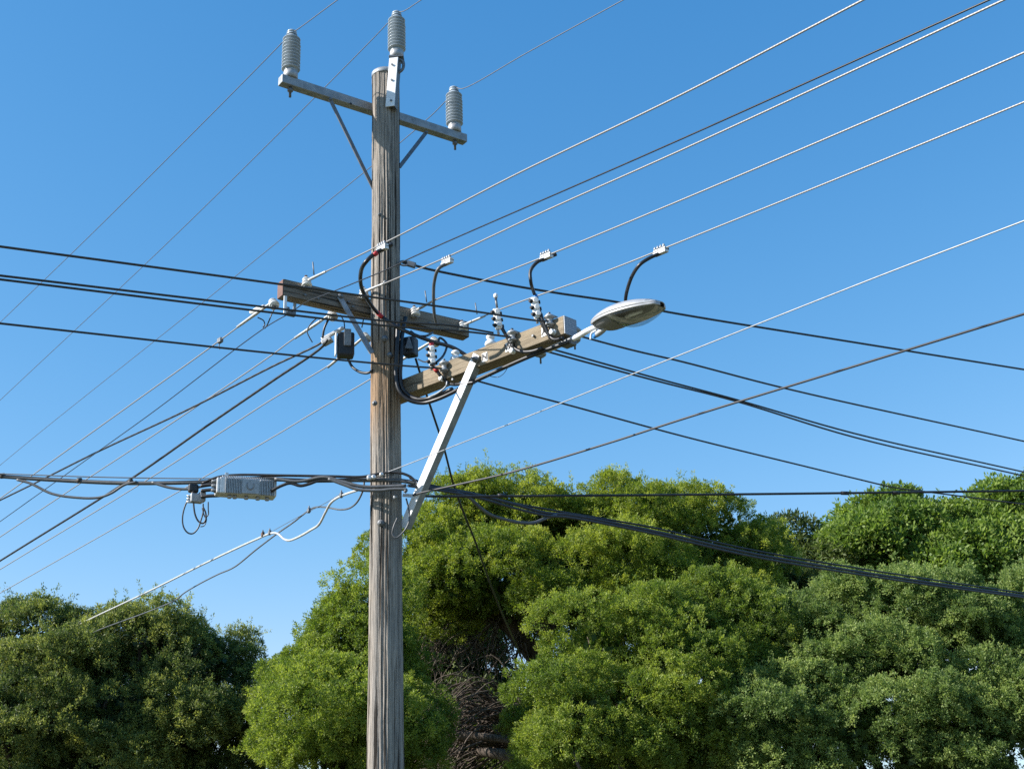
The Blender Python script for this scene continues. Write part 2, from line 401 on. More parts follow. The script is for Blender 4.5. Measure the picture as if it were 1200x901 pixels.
# ------------------------------------------------------------------ high crossarm
AZ_ST = -35.4                                  # the street the long wires follow
AZ_ARM = 54.6
NBACK = np.array([-math.cos(rad(AZ_ARM)), math.sin(rad(AZ_ARM)), 0]); NBACK = unit(np.array([-.58, .815, 0]))
def arm_line(pmid, pa, pb, off):
    ref = POLE + NBACK * off; mid = on(*pmid, ref, AZ_ARM); z = mid[2]
    a = on(*pa, ref, AZ_ARM); b = on(*pb, ref, AZ_ARM)
    a = np.array([a[0], a[1], z]); b = np.array([b[0], b[1], z])
    return a, b, z, ref
def beam_obj(name, a, b, wd, ht, matn, parent, bevel=.006):
    """a straight beam whose own x axis runs along it (the grain follows)"""
    x = unit(b - a); z = UP; y = np.cross(z, x); fr = np.array([x, y, z])
    m = MB(); m.box((a + b) / 2, (np.linalg.norm(b - a), wd, ht), x, z)
    return m.build(name, matn, parent, origin=(a + b) / 2, frame=fr, bevel=bevel)

ha, hb, HZ, href = arm_line((452, 134), (328, 101), (545, 167), .215)
hv = thing('steel_crossarm', 'square galvanised steel crossarm near the pole top with two flat braces', 'crossarm', (ha + hb) / 2, 'crossarms on the pole')
beam_obj('beam', ha, hb, .10, .10, 'steel', hv)
ax = unit(hb - ha); FRONT = -NBACK
HF = href + FRONT * .056
def hv_brace(p1, p2, zoff=0):
    q1 = on(*p1, HF, AZ_ARM); z2 = p2
    m = MB(); m.bar(q1, z2, .012, .042, ax); m.build('brace', 'steeldark', hv)
    k = MB(); k.lathe([(.02, 0), (.02, .012), (.011, .013), (.011, .03)], q1, FRONT, 10); k.build('bolt', 'steeldark', hv)
hv_brace((387, 117), P(438, 222, PY - .02))
hv_brace((499, 156), P(468, 196, PY + .02))
k = MB(); q = on(411, 122, HF, AZ_ARM); k.lathe([(.013, 0), (.013, .006)], q, FRONT, 10); k.build('bolt', 'ink', hv)

# bracket at the very top
BZ = pz(124, -.17)
bq = [P(457, 125, PY - .18), P(461.5, 68, PY - .18)]
bracket = thing('pole_top_bracket', 'pale upright steel bracket bolted to the pole top under an insulator', 'bracket', bq[0])
m = MB(); d = unit(bq[1] - bq[0]); face = unit(np.array([-.25, -.97, 0]))
m.bar(bq[0], bq[1], .10, .012, face); m.build('plate', 'steelwhite', bracket, bevel=.002)
side = unit(np.cross(d, face))
if side[0] < 0: side = -side
m = MB(); m.bar(bq[0] + side * .045 - face * .05, bq[1] + side * .045 - face * .05, .012, .09, face); m.build('flange', 'steeldark', bracket)
top = P(465, 69, PY - .10)
m = MB(); m.box(top - UP * .012, (.16, .15, .018), (1, 0, 0)); m.build('seat_plate', 'steeldark', bracket, bevel=.002)
hk = [P(467, 70, PY - .14), P(472, 72, PY - .14), P(472, 81, PY - .14), P(465, 87, PY - .14)]
m = MB(); m.tube(hk, .017, 8); m.build('hook', 'steeldark', bracket)
for y in (76, 94, 118):
    k = MB(); q = P(459.5 - (y - 80) * .03, y, PY - .19); k.lathe([(.012, 0), (.012, .008)], q, face, 10); k.build('bolt', 'steeldark', bracket)

# ------------------------------------------------------------------ post insulators
def post_insulator():
    t = thing('post_insulator', '', 'insulator', (0, 0, 0), 'ribbed post insulators at the pole top')
    b = MB(); b.lathe([(.066, 0), (.076, .004), (.076, .075), (.07, .085)], (0, 0, 0), seg=28); b.build('metal_base', 'alloydull', t)
    pr = [(.062, .085), (.07, .1)]; n = 10
    for i in range(n):
        h = .105 + i * .041; R = .097 if i < n - 2 else .093
        pr += [(.056, h), (.058, h + .009), (R - .004, h + .011), (R + .002, h + .016), (R - .002, h + .022), (.066, h + .032)]
    h = .105 + n * .041; pr += [(.07, h), (.062, h + .008), (.05, h + .03)]
    b = MB(); b.lathe(pr, (0, 0, 0), seg=28); b.build('shed_stack', 'grout', t)
    b = MB(); b.lathe([(.06, h + .026), (.056, h + .042), (.046, h + .05), (.046, h + .058), (.054, h + .062), (.05, h + .078), (.02, h + .088)], (0, 0, 0), seg=24); b.build('clamp_top', 'grout', t)
    b = MB(); b.lathe([(.014, -.22), (.014, -.155), (.03, -.15), (.03, -.125), (.018, -.12), (.018, 0)], (0, 0, 0), seg=10); b.build('stud', 'steeldark', t)
    return t
ins = post_insulator(); INS_H = .105 + 10 * .041 + .075
i1 = on(340.5, 92, href, AZ_ARM); i1[2] = HZ + .05
i3 = on(533, 161, href, AZ_ARM); i3[2] = HZ + .05
place(ins, False, i1, 'grey ribbed post insulator standing on the left end of the steel crossarm')
place(ins, True, i3, 'grey ribbed post insulator standing on the right end of the steel crossarm')
it = place(ins, True, top, 'grey ribbed post insulator highest of all, on the bracket at the pole top')
def tophv(p): return np.array(p) + UP * (INS_H - .005)

# ------------------------------------------------------------------ wires
def line(name, label, cat, pts, r, matn, seg=6, k=8, e0=0, e1=0, group=None, parent=None):
    pts = [np.array(p, float) for p in pts]
    if e0: pts = [pts[0] + unit(pts[0] - pts[1]) * e0] + pts
    if e1: pts = pts + [pts[-1] + unit(pts[-1] - pts[-2]) * e1]
    m = MB(); m.tube(pts, r, seg, k)
    o = m.build(name, matn, parent)
    if parent is None: tag(o, label, cat, group)
    return o
def W(px, ref, az): return [on(x, y, ref, az) for x, y in px]
GH = 'thin high voltage wires'
AZH = -38
for lab, tp, lpx, rpx in (
    ('thin high wire tied to the left post insulator on the steel crossarm', i1, [(331, 50), (122, 260), (0, 378)], [(345, 37), (396, 0)]),
    ('thin high wire tied to the topmost post insulator above the pole', top, [(455, 27), (222, 260), (0, 469)], [(474, 13), (494, 0)]),
    ('thin high wire tied to the right post insulator on the steel crossarm', i3, [(523, 118), (320, 288), (55, 500), (0, 545)], [(543, 104), (618, 62), (731, 0)])):
    c = tophv(tp); side_ = FRONT * .0
    L_ = W(lpx, c, AZH); R_ = W(rpx, c, AZH)
    line('power_line', lab, 'wire', L_[::-1] + [c + np.array([0, 0, .004])] + R_, .0052, 'thin', e0=60, e1=14, group=GH)

# ------------------------------------------------------------------ upper timber crossarm
ua, ub, UZ, uref = arm_line((452, 367), (329, 341.5), (546, 386), .21)
up_arm = thing('timber_crossarm', 'dark weathered timber crossarm behind the pole with a strap brace', 'crossarm', (ua + ub) / 2, 'crossarms on the pole')
beam_obj('beam', ua, ub, .13, .18, 'armold', up_arm, .008)
uax = unit(ub - ua)
m = MB(); m.box(ua - uax * .004, (.008, .122, .168), uax); m.build('end_face', 'endgrain', up_arm)
UF = uref + FRONT * .067
b1 = on(398, 348, UF + FRONT * .012, AZ_ARM)
m = MB(); m.bar(b1, P(436, 414, PY - .12), .012, .06, uax); m.build('brace', 'steel', up_arm)
k = MB(); k.lathe([(.03, 0), (.03, .008), (.016, .009), (.016, .03)], on(399, 347, UF + FRONT * .02, AZ_ARM), FRONT, 10); k.build('bolt', 'steeldark', up_arm)
for x, y in ((357, 346), (372, 350), (408, 354), (503, 379), (413, 360)):
    k = MB(); k.lathe([(.012, 0), (.012, .02)], on(x, y, UF, AZ_ARM), FRONT, 8); k.build('bolt', 'steeldark', up_arm)
# hanging bracket with two white legs under the left end
hang = thing('hanging_bracket', 'pale two-legged bracket hanging under the left end of the timber crossarm', 'bracket', on(339, 352, UF, AZ_ARM))
m = MB(); m.bar(on(334.5, 347, UF, AZ_ARM), on(334, 368, UF, AZ_ARM), .012, .03, uax); m.build('leg', 'steelwhite', hang)
m = MB(); m.bar(on(346, 350, uref - FRONT * .03, AZ_ARM), on(345, 363, uref - FRONT * .03, AZ_ARM), .012, .03, uax); m.build('leg', 'steel', hang)
m = MB(); m.box(on(341, 367, uref, AZ_ARM), (.09, .05, .06), uax); m.box(on(337, 364, UF, AZ_ARM), (.03, .04, .07), uax); m.build('clamp', 'steeldark', hang, bevel=.006)

# spool insulators: three white sheds on a spindle
def spool(sc_=1.0):
    t = thing('spool_insulator', '', 'insulator', (0, 0, 0), 'white spool insulators on the timber crossarm')
    pr = []
    for i in range(3):
        h = i * .05; pr += [(.035, h), (.07 - i * .008, h + .008), (.074 - i * .008, h + .018), (.06 - i * .008, h + .03), (.035, h + .042)]
    b = MB(); b.lathe(pr, (0, 0, 0), seg=20); b.build('porcelain_body', 'porcelain', t)
    b = MB(); b.lathe([(.012, -.03), (.012, .16), (.022, .162), (.022, .178), (.01, .18)], (0, 0, 0), seg=10); b.build('spindle', 'rust', t)
    b = MB(); b.box((0, 0, -.014), (.1, .03, .012)); b.build('strap', 'steel', t)
    return t
sp = spool()
# conductors on the street side: where each ends on the arm
UFR = UF + FRONT * .05
r_end = [on(360, 329, UFR, AZ_ARM), on(427, 342, UFR, AZ_ARM), on(487, 364, UFR, AZ_ARM), on(543, 381, UFR, AZ_ARM)]
names = ['at the far left of the timber crossarm', 'just left of the pole on the timber crossarm', 'just right of the pole on the timber crossarm', 'at the far right of the timber crossarm']
srot = Vector(azv(AZ_ST) * .25 + UP).to_track_quat('Z', 'Y').to_euler()
for i, q in enumerate(r_end):
    place(sp, i > 0, q - UP * .06, 'white spool insulator on top ' + names[i], srot, .72)
UBK = uref - FRONT * .13
l_end = [on(322, 352, UBK, AZ_ARM), on(391, 366, UBK, AZ_ARM), on(430, 392, UBK, AZ_ARM), on(511, 397, UBK, AZ_ARM)]
for i, (q, lb) in enumerate(zip(l_end, ('white spool insulator hanging off the back of the timber crossarm, its left end',
        'white spool insulator under the timber crossarm by the strap brace', 'white spool insulator low at the left edge of the pole behind the strap brace',
        'white spool insulator low under the right part of the timber crossarm'))):
    place(sp, True, q - UP * .06, lb, Vector(azv(AZ_ST) * .8 + UP).to_track_quat('Z', 'Y').to_euler(), .72)

GL = 'bare silver conductors'
AZR = -35.4
rp = [[(468, 276), (600, 207), (800, 110.5), (1012, 0)], [(520, 303), (640, 247), (800, 175.5), (1000, 83), (1177, 0)],
      [(505, 354), (640, 300), (800, 234), (1000, 149), (1200, 62)], [(590, 361), (700, 322), (800, 282.5), (1000, 202), (1200, 120)]]
rl = ['bare silver conductor highest on the right, crossing in front of the pole', 'bare silver conductor second from top on the right, ending just left of the pole',
      'bare silver conductor third from top on the right, below two parallel ones', 'bare silver conductor lowest of four thick ones on the right, passing above the street light']
LV = []
for q, px, lb in zip(r_end, rp, rl):
    pts = [q] + W(px, q, AZR); LV.append(q)
    line('power_line', lb, 'wire', pts, .0069, 'bare', 8, e1=8, group=GL)
lp = [[(301, 367), (244, 409), (117, 500), (39, 556), (0, 584)], [(340, 400), (320, 415), (195, 500), (99, 563), (0, 629)],
      [(393, 423), (320, 467), (269, 500), (184, 555), (0, 667)], [(433, 445), (380, 476), (320, 512), (232, 563), (19, 684), (-30, 712)]]
ll = ['bare silver conductor running down left from the left end of the timber crossarm', 'bare silver conductor running down left from beside the strap brace',
      'bare silver conductor running down left from behind the black fuse box', 'bare silver conductor lowest on the left, passing behind the pole to the right spool']
for q, px, lb in zip(l_end, lp, ll):
    line('power_line', lb, 'wire', [q] + W(px, q, -41), .0068, 'bare', 8, e1=40, group=GL)
# dead-end grips wound on the conductor ends
for i, (q, px) in enumerate(zip(l_end, lp)):
    a = [q] + W(px, q, -41); e = a[0] + unit(a[1] - a[0]) * .75
    line('dead_end_grip', ['twisted silver wire grip on the conductor left of the arm end', 'twisted silver wire grip below the strap brace', 'twisted silver wire grip behind the black fuse box', 'twisted silver wire grip just right of the pole under the arm'][i],
         'wire grip', [a[0], (a[0] + e) / 2, e], [.012, .017, .014], 'grip', 8, 4, group='wire grips')
for i, (q, px) in enumerate(zip(r_end, rp)):
    a = [q] + W(px, q, AZR); d = unit(a[1] - a[0])
    line('dead_end_grip', ['twisted silver wire grip beside the left end spool on the timber crossarm', 'twisted silver wire grip on the second conductor, left of the pole', 'twisted silver wire grip on the third conductor, just right of the pole', 'twisted silver wire grip on the lowest thick conductor, right end of the timber crossarm'][i],
         'wire grip', [q - d * .06, q + d * .12, q + d * .42], [.012, .0155, .011], 'grip', 8, 4, group='wire grips')
    line('strain_link', ['grey link at the left end spool on the timber crossarm', 'grey link at the second spool, left of the pole', 'grey link at the third spool, right of the pole', 'grey link at the spool on the right end of the timber crossarm'][i],
         'link', [q - d * .16 - UP * .02, q - d * .03], .014, 'steeldark', 8, group='links at the spools')
# thin dark wire that passes through on its own clamp
hk2 = on(341, 366, uref, AZ_ARM)
line('power_line', 'single thin dark wire between the bare conductors, clamped under the timber crossarm', 'wire',
     W([(0, 611), (112, 531), (183, 480), (309, 385)], hk2, -41) + [hk2] + W([(357, 355), (392, 341), (460, 313), (480, 303), (800, 162.5), (1153, 3)], hk2, AZR), .0052, 'black', e0=40, e1=6)

# ------------------------------------------------------------------ lower timber crossarm
AZ_LOW = 133.0
LDIR = azv(AZ_LOW); LB = unit(np.array([.69, .72, 0])); LF = -LB; LF = unit(np.array([-math.cos(rad(AZ_LOW - 180)), math.sin(rad(AZ_LOW - 180)), 0]));
LF = unit(np.cross(LDIR, UP));
if LF[1] > 0: LF = -LF
LB = -LF
lref = POLE + LB * .215
lz = on(474, 458, lref, AZ_LOW)[2]
la = on(474, 458, lref, AZ_LOW); la[2] = lz; la = la - LDIR * .18
lb_ = on(667, 387, lref, AZ_LOW); lz2 = lb_[2]
lb_ = atZ(668, 383, lz)
LDIR = unit(lb_ - la); LF = unit(np.cross(LDIR, UP)); LF = LF if LF[1] < 0 else -LF; LB = -LF
AZ_LOW = math.degrees(math.atan2(LDIR[0], LDIR[1]))
lref = (la + lb_) / 2
low = thing('timber_crossarm', 'tan timber crossarm right of the pole with letter plates and long white brace', 'crossarm', lref, 'crossarms on the pole')
AW, AH = .17, .175
beam_obj('beam', la, lb_, AW, AH, 'armtan', low, .006)
fr = np.array([LDIR, np.cross(UP, LDIR), UP])
m = MB(); m.box(lb_ + LDIR * .004, (.008, AW * .97, AH * .97), LDIR); m.build('end_cap', 'grid', low, origin=lb_, frame=fr)
LFR = lref + LF * (AW / 2)                      # front face plane of the arm
def LOW(x, y, off=0.0): return on(x, y, LFR + LF * off, AZ_LOW)
# long pale angle brace
bt = LOW(556, 421, .02); bb = P(468, 617, PY - .05); bb = np.array([PX + .165, PY - .03, bb[2]])
bd = unit(bb - bt); bs = unit(np.cross(bd, LF))
bf = unit(LF + LDIR * .06); bf = unit(bf - bd * (bf @ bd)); s_ = unit(np.cross(bd, bf)); s_ = s_ if s_ @ LDIR > 0 else -s_
m = MB(); m.bar(bt - bd * .05, bb, .085, .010, bf); m.build('brace', 'steelwhite', low, bevel=.002)
m = MB(); m.bar(bt - bd * .05 + s_ * .0376 - bf * .042, bb + s_ * .0376 - bf * .042, .010, .072, bf); m.build('brace_flange', 'steel', low, bevel=.002)  # side of the angle turned from the sun; greyer steel paints its shade
k = MB(); k.lathe([(.034, 0), (.034, .006), (.019, .007), (.019, .03), (.012, .032), (.012, .05)], LOW(557, 421, .03), bf, 12); k.build('bolt', 'steeldark', low)
# letter plates
def letter(ch, x, y, size):
    c = LOW(x, y, .004); frm = np.array([LDIR, np.cross(UP, LDIR), UP])
    m = MB(); m.box(c, (size * 1.15, .004, size * 1.4), LDIR); pl = m.build('letter_plate', 'whiteplastic', low, origin=c, frame=frm)
    cu = bpy.data.curves.new('letter', 'FONT'); cu.body = ch; cu.size = size * 1.35; cu.align_x = 'CENTER'; cu.align_y = 'CENTER'; cu.extrude = .001; cu.offset = .004
    o = bpy.data.objects.new('letter_tmp', cu); COL.objects.link(o)
    me = bpy.data.meshes.new_from_object(o.evaluated_get(bpy.context.evaluated_depsgraph_get())); bpy.data.objects.remove(o)
    me.materials.clear(); me.materials.append(MT['ink'])
    t = bpy.data.objects.new('letter', me); COL.objects.link(t); t.parent = pl
    ny = float(np.array(LF) @ frm[1])           # which side of the plate faces out
    t.matrix_local = Matrix.Translation((0, .0035 * ny, 0)) @ Matrix.Rotation(rad(90), 4, 'X') @ (Matrix.Identity(4) if ny < 0 else Matrix.Rotation(rad(180), 4, 'Y'))
letter('N', 568, 418.5, .062); letter('W', 595.5, 406.5, .062); letter('A', 638, 388.5, .062)
for x, y in ((532, 445), (626, 394)):
    k = MB(); k.lathe([(.012, 0), (.012, .025)], LOW(x, y), LF, 8); k.build('bolt', 'steeldark', low)

# big grey drum insulators strapped to the front of the tan arm
def drum():
    t = thing('drum_insulator', '', 'insulator', (0, 0, 0), 'grey drum insulators on the tan crossarm')
    b = MB(); b.lathe([(.03, -.075), (.066, -.07), (.072, -.05), (.05, -.03), (.04, 0), (.05, .03), (.078, .045), (.082, .06), (.06, .085), (.03, .095)], (0, 0, 0), seg=22); b.build('drum', 'alloydull', t)
    b = MB(); b.box((0, .06, .1), (.05, .2, .01)); b.build('strap', 'steel', t)
    b = MB(); b.box((0, .06, -.085), (.05, .2, .01)); b.build('strap', 'steel', t)
    b = MB(); b.lathe([(.011, -.17), (.011, .115), (.02, .117), (.02, .13)], (0, 0, 0), seg=10); b.build('bolt', 'steeldark', t)
    return t
dr = drum()
zr = rad(-AZ_LOW + 90)
DF = []
for i, (x, y, lb) in enumerate(((520.5, 430, 'grey drum insulator on the tan crossarm nearest the pole'), (600.5, 394.5, 'grey drum insulator on the tan crossarm beside the middle letter plate'),
                               (644, 376, 'grey drum insulator near the outer end of the tan crossarm'))):
    q = on(x, y, LFR + LF * .03, AZ_LOW); DF.append(q); place(dr, i > 0, q, lb, (0, 0, zr), .62)
DBK = []
for i, (x, y, lb) in enumerate(((673, 393, 'grey drum insulator under the outer end of the tan crossarm beside the lamp arm'), (633, 410, 'grey drum insulator behind the tan crossarm, its bolt showing below'))):
    q = on(x, y, lref + LB * (AW / 2 + .05), AZ_LOW); DBK.append(q); place(dr, True, q, lb, (0, 0, zr + math.pi), .8)
# white pin insulators and white reels
def pin():
    t = thing('pin_insulator', '', 'insulator', (0, 0, 0), 'small white pin insulators')
    b = MB(); b.lathe([(.02, 0), (.05, .004), (.058, .02), (.05, .045), (.032, .06), (.028, .075), (.04, .082), (.042, .1), (.03, .115), (.012, .122)], (0, 0, 0), seg=18); b.build('porcelain_cap', 'porcelain', t)
    b = MB(); b.lathe([(.01, -.1), (.01, .01)], (0, 0, 0), seg=8); b.build('pin', 'steeldark', t)
    return t
pn = pin()
for i, (x, y, lb) in enumerate(((534, 424, 'small white pin insulator standing behind the tan crossarm near the pole'), (575, 406, 'small white pin insulator standing behind the middle of the tan crossarm'))):
    place(pn, i > 0, on(x, y, lref + LB * .02, AZ_LOW), lb)
for i, (x, y, lb) in enumerate(((520, 444, 'small white reel on the lower front edge of the tan crossarm near the pole'), (603, 412, 'small white reel on the lower front edge beside the middle letter plate'), (650, 390, 'small white reel on the lower front edge near the outer letter plate'))):
    b = MB(); q = LOW(x, y); b.lathe([(.016, 0), (.028, .005), (.028, .016), (.014, .022), (.014, .03), (.026, .036), (.026, .048), (.016, .052)], q, LF, 14)
    tag(b.build('cable_reel', 'porcelain'), lb, 'insulator', 'small white reels')

# cross-street wires
GX = 'dark insulated wires to the tan crossarm'
AZX = 55
def X(lb, px, q, e0=0, e1=0, r=.0096, matn='darkcable', az=AZX):
    pts = W(px, q, az); line('power_line', lb, 'wire', pts, r, matn, 8, e0=e0, e1=e1, group=GX)
X('dark insulated wire topmost of four at the left edge, crossing in front of the pole', [(0, 289), (320, 332), (420, 346), (560, 365.5), (632, 376), (642, 376)], DF[2] + LF * .04, e0=6)
X('dark insulated wire, upper of the close pair at the left edge', [(0, 323), (320, 361), (460, 377), (527, 381.5), (578, 390)], DF[1] + LF * .05, e0=6)
X('dark insulated wire, lower of the close pair at the left edge', [(0, 327.5), (320, 366.5), (460, 382.5), (540, 388), (599, 395)], DF[1] + LF * .04, e0=6)
X('dark insulated wire lowest of four at the left edge, below the close pair', [(0, 379), (320, 414), (460, 427.5), (520, 432)], DF[0] + LF * .05, e0=6)
X('dark insulated wire leaving the outer arm end, highest of those descending below the lamp', [(676, 393), (740, 410), (800, 424), (920, 455), (1200, 517)], DBK[0], e1=25)
X('dark insulated wire, upper of the close pair descending to the right edge', [(636, 406), (700, 424), (772, 444), (862, 468), (1000, 507.5), (1200, 553)], DBK[1] + LB * .02, e1=25)
X('dark insulated wire, lower of the close pair descending to the right edge', [(634, 410), (700, 428), (772, 447), (862, 470), (1000, 512), (1200, 557.5)], DBK[1], e1=25)
yq = on(566, 448, lref + LB * .1, AZ_LOW)
X('dark insulated wire from under the tan crossarm dropping toward the right-hand trees', [(558, 446), (600, 457.5), (660, 473), (800, 511), (940, 545.5), (1000, 560), (1050, 571.5), (1085, 576)], yq, e1=25)

# ------------------------------------------------------------------ clamps, jumpers, connectors
def pclamp():
    t = thing('line_clamp', '', 'clamp', (0, 0, 0), 'ridged alloy clamps on the conductors')
    b = MB(); b.box((0, 0, 0), (.17, .05, .03)); b.box((0, 0, .03), (.16, .045, .022)); b.build('clamp_body', 'alloy', t, bevel=.006)
    for i in range(4):
        b = MB(); b.lathe([(.014, 0), (.014, .02), (.008, .021), (.008, .032)], (-.06 + .04 * i, -.012, .036), (0, -.2, 1), 10); b.build('bolt', 'alloydull', t)
    return t
pc = pclamp(); GJ = 'black jumper cables from the conductors'
def lvpt(i, x, y): return on(x, y, r_end[i], AZR)
cl = [(0, 448, 291), (1, 524, 307), (2, 640, 301), (3, 774, 295)]
CP = []
for n_, (i, x, y) in enumerate(cl):
    q = lvpt(i, x, y); a = lvpt(i, x + 20, y - (10 if i == 0 else 8.5)); d = unit(a - q); CP.append(q)
    rot = Matrix([list(c) for c in np.array([d, unit(np.cross(UP, d)), unit(np.cross(d, np.cross(UP, d)))]).T]).to_euler()
    place(pc, n_ > 0, q - UP * .012, ['ridged alloy clamp on the top conductor in front of the pole', 'ridged alloy clamp on the second conductor just right of the pole',
          'ridged alloy clamp on the third conductor above the tan crossarm', 'ridged alloy clamp on the lowest conductor above the street light'][n_], rot, .95)
def path(pts): return [P(*p) for p in pts]
y0 = [float(c[1]) for c in CP]; ly = lambda x, y: float(LOW(x, y)[1])
F_ = PY - .30
j1 = path([(x, y, float(np.interp(i, [0, 3, 7, 12], [y0[0] - .02, y0[0] - .02, F_, 11.7]))) for i, (x, y) in enumerate(
    [(460, 286), (449, 292), (438, 298), (428, 308), (422.5, 322), (424, 338), (432, 353), (444, 368), (461, 381), (482, 391), (506, 400), (530, 407), (552, 420)])])
line('jumper_cable', 'thick black jumper looping in front of the pole to the tan crossarm', 'cable', j1, .019, 'black', 10, group=GJ)
j2 = path([(531, 304, y0[1]), (523, 309, y0[1]), (514, 315, y0[1]), (509, 330, y0[1] + .1), (508, 350, y0[1] + .2), (509, 368, y0[1] + .3), (512, 381, y0[1] + .4)])
line('jumper_cable', 'grey black jumper hanging straight from the second clamp to the timber crossarm', 'cable', j2, .016, 'greycable', 10, group=GJ)
e3 = LOW(645, 397, .03)
j3 = path([(652, 298, y0[2]), (640, 303, y0[2]), (630, 307, y0[2]), (622, 317, y0[2]), (622, 330, y0[2]), (627, 347, float(e3[1]) + .05), (634, 370, float(e3[1])), (640, 385, float(e3[1]))]) + [e3]
line('jumper_cable', 'black jumper with blue tape running from the third clamp down to the arm end', 'cable', j3, .016, 'black', 10, group=GJ)
j4 = path([(783, 291, y0[3]), (773, 297, y0[3]), (762, 302, y0[3]), (750, 310, y0[3]), (741, 323, y0[3] + .1), (735, 340, y0[3] + .2), (733, 353, y0[3] + .3), (735, 372, 10.5)])
line('jumper_cable', 'black jumper curving from the outermost clamp down behind the street light', 'cable', j4, .016, 'black', 10, group=GJ)
def tape(pts3, matn, lb):
    m = MB(); m.tube(pts3, .022, 10, 0); tag(m.build('tape_band', matn), lb, 'tape', 'coloured tape bands')
tape(path([(442, 296, y0[0] - .02), (438, 299, y0[0] - .02)]), 'red', 'red tape band on the jumper in front of the pole')
tape(path([(442, 366, F_), (448, 372, F_)]), 'red', 'red tape band on the jumper where it crosses the pole')
tape(path([(627, 346, float(e3[1]) + .05), (628.5, 350, float(e3[1]) + .04)]), 'blue', 'blue tape band above the outer white connector')

def connector():
    t = thing('cable_connector', '', 'connector', (0, 0, 0), 'white bolted cable connectors')
    b = MB(); b.box((0, 0, 0), (.066, .05, .21)); b.build('connector_body', 'whiteplastic', t, bevel=.014)
    for i in range(3):
        z = -.065 + .065 * i
        b = MB(); b.lathe([(.02, 0), (.02, .012), (.012, .013), (.012, .03)], (-.03, -.012, z), (-.8, -.6, 0), 10); b.lathe([(.017, 0), (.017, .02)], (.03, .0, z - .012), (1, -.2, 0), 10); b.build('bolt', 'ink', t)
        b = MB(); b.lathe([(.026, 0), (.026, .012), (.02, .022)], (.006, -.022, z), (0, -1, 0), 14); b.build('bolt_boss', 'whiteplastic', t)
    b = MB(); b.lathe([(.012, -.15), (.012, -.1)], (-.012, 0, 0), seg=8); b.build('tail', 'alloydull', t)
    return t
cn = connector()
CON = []
for i, (x, y, tilt, lb) in enumerate(((506, 417, .05, 'white bolted connector with red tape above the tan crossarm near the pole'), (583, 374, .12, 'white bolted connector with a pin on top above the middle of the tan crossarm'),
                                     (628, 361, .14, 'white bolted connector with blue tape above the outer end of the tan crossarm'))):
    q = on(x, y, LFR + LF * .10, AZ_LOW); CON.append(q)
    o = place(cn, i > 0, q, lb, (0, -tilt, rad(8)))
cpin = thing('connector_pin', 'slim white-topped pin rising from the middle white connector', 'pin', CON[1] + UP * .1)
line('pin_shaft', '', '', [CON[1] + UP * .1, CON[1] + UP * .22 - np.array([.01, 0, 0])], .011, 'steeldark', 8, parent=cpin)
m = MB(); m.lathe([(.016, 0), (.02, .01), (.02, .035), (.01, .045)], CON[1] + UP * .215 - np.array([.01, 0, 0]), seg=12); m.build('pin_cap', 'whiteplastic', cpin)
tape([CON[0] + UP * .105, CON[0] + UP * .135], 'red', 'red tape band on top of the white connector near the pole')
GT = 'black tails from the white connectors'
cy = [float(c[1]) for c in CON]
for pp, lb in (([(506, 430, cy[0]), (510, 432, cy[0]), (516, 440, cy[0]), (526, 449, cy[0] + .02), (540, 450, ly(540, 448) - .02), (556, 448, ly(556, 446))], 'black tail from the white connector near the pole, sagging along the arm'),
               ([(588, 384, cy[1]), (592, 391, cy[1]), (600, 404, cy[1]), (608, 411, ly(606, 410) - .03), (622, 412, ly(622, 410) - .02), (636, 408, ly(636, 404))], 'black tail from the middle white connector bending onto the tan arm'),
               ([(632, 371, cy[2]), (636, 381, cy[2]), (642, 391, cy[2]), (650, 398, ly(650, 396) - .03), (660, 396, ly(660, 393))], 'black tail from the outer white connector bending onto the arm end')):
    line('connector_tail', lb, 'cable', path(pp), .0165, 'black', 10, group=GT)
tape(path([(509.5, 431.5, cy[0] - .002), (512.5, 435.5, cy[0] - .002)]), 'red', 'red tape band below the white connector near the pole')
# cables under the tan arm, coil at the right edge of the pole
zc = PY - .14
line('cable_bundle', 'thick black cables running down the right edge of the pole and under the tan arm', 'cable',
     path([(475, 372, PY), (471, 395, zc + .05), (470, 420, zc), (469, 442, zc), (472, 456, zc), (480, 464, zc), (492, 468, zc - .05), (506, 466, ly(506, 462) + .02), (530, 456, ly(530, 452) + .03)]), .022, 'black', 10)
line('cable_bundle', 'second black cable hugging the right edge of the pole above the tan arm', 'cable',
     path([(466, 380, zc + .02), (465, 410, zc - .02), (464, 440, zc - .02), (468, 458, zc - .03), (478, 468, zc - .03), (494, 472, zc - .05), (512, 468, ly(512, 464) + .03), (560, 445, ly(560, 443) + .05), (620, 418, ly(620, 415) + .05), (668, 400, ly(668, 396) + .05)]), .02, 'black', 10)
line('grey_cable', 'thin grey cable curving under the tan crossarm near the pole', 'cable',
     path([(524, 447, ly(524, 446) - .01), (523, 452, ly(523, 450) - .02), (514, 460, ly(514, 458) - .02), (501, 466, ly(501, 463))]), .009, 'steel', 8)
line('thin_loop', 'hair-thin wire loop sagging below the tan crossarm', 'cable', path([(571, 440, 11.2), (582, 442, 11.2), (590, 438, 11.1), (596, 429, 11.0)]), .003, 'black', 6)
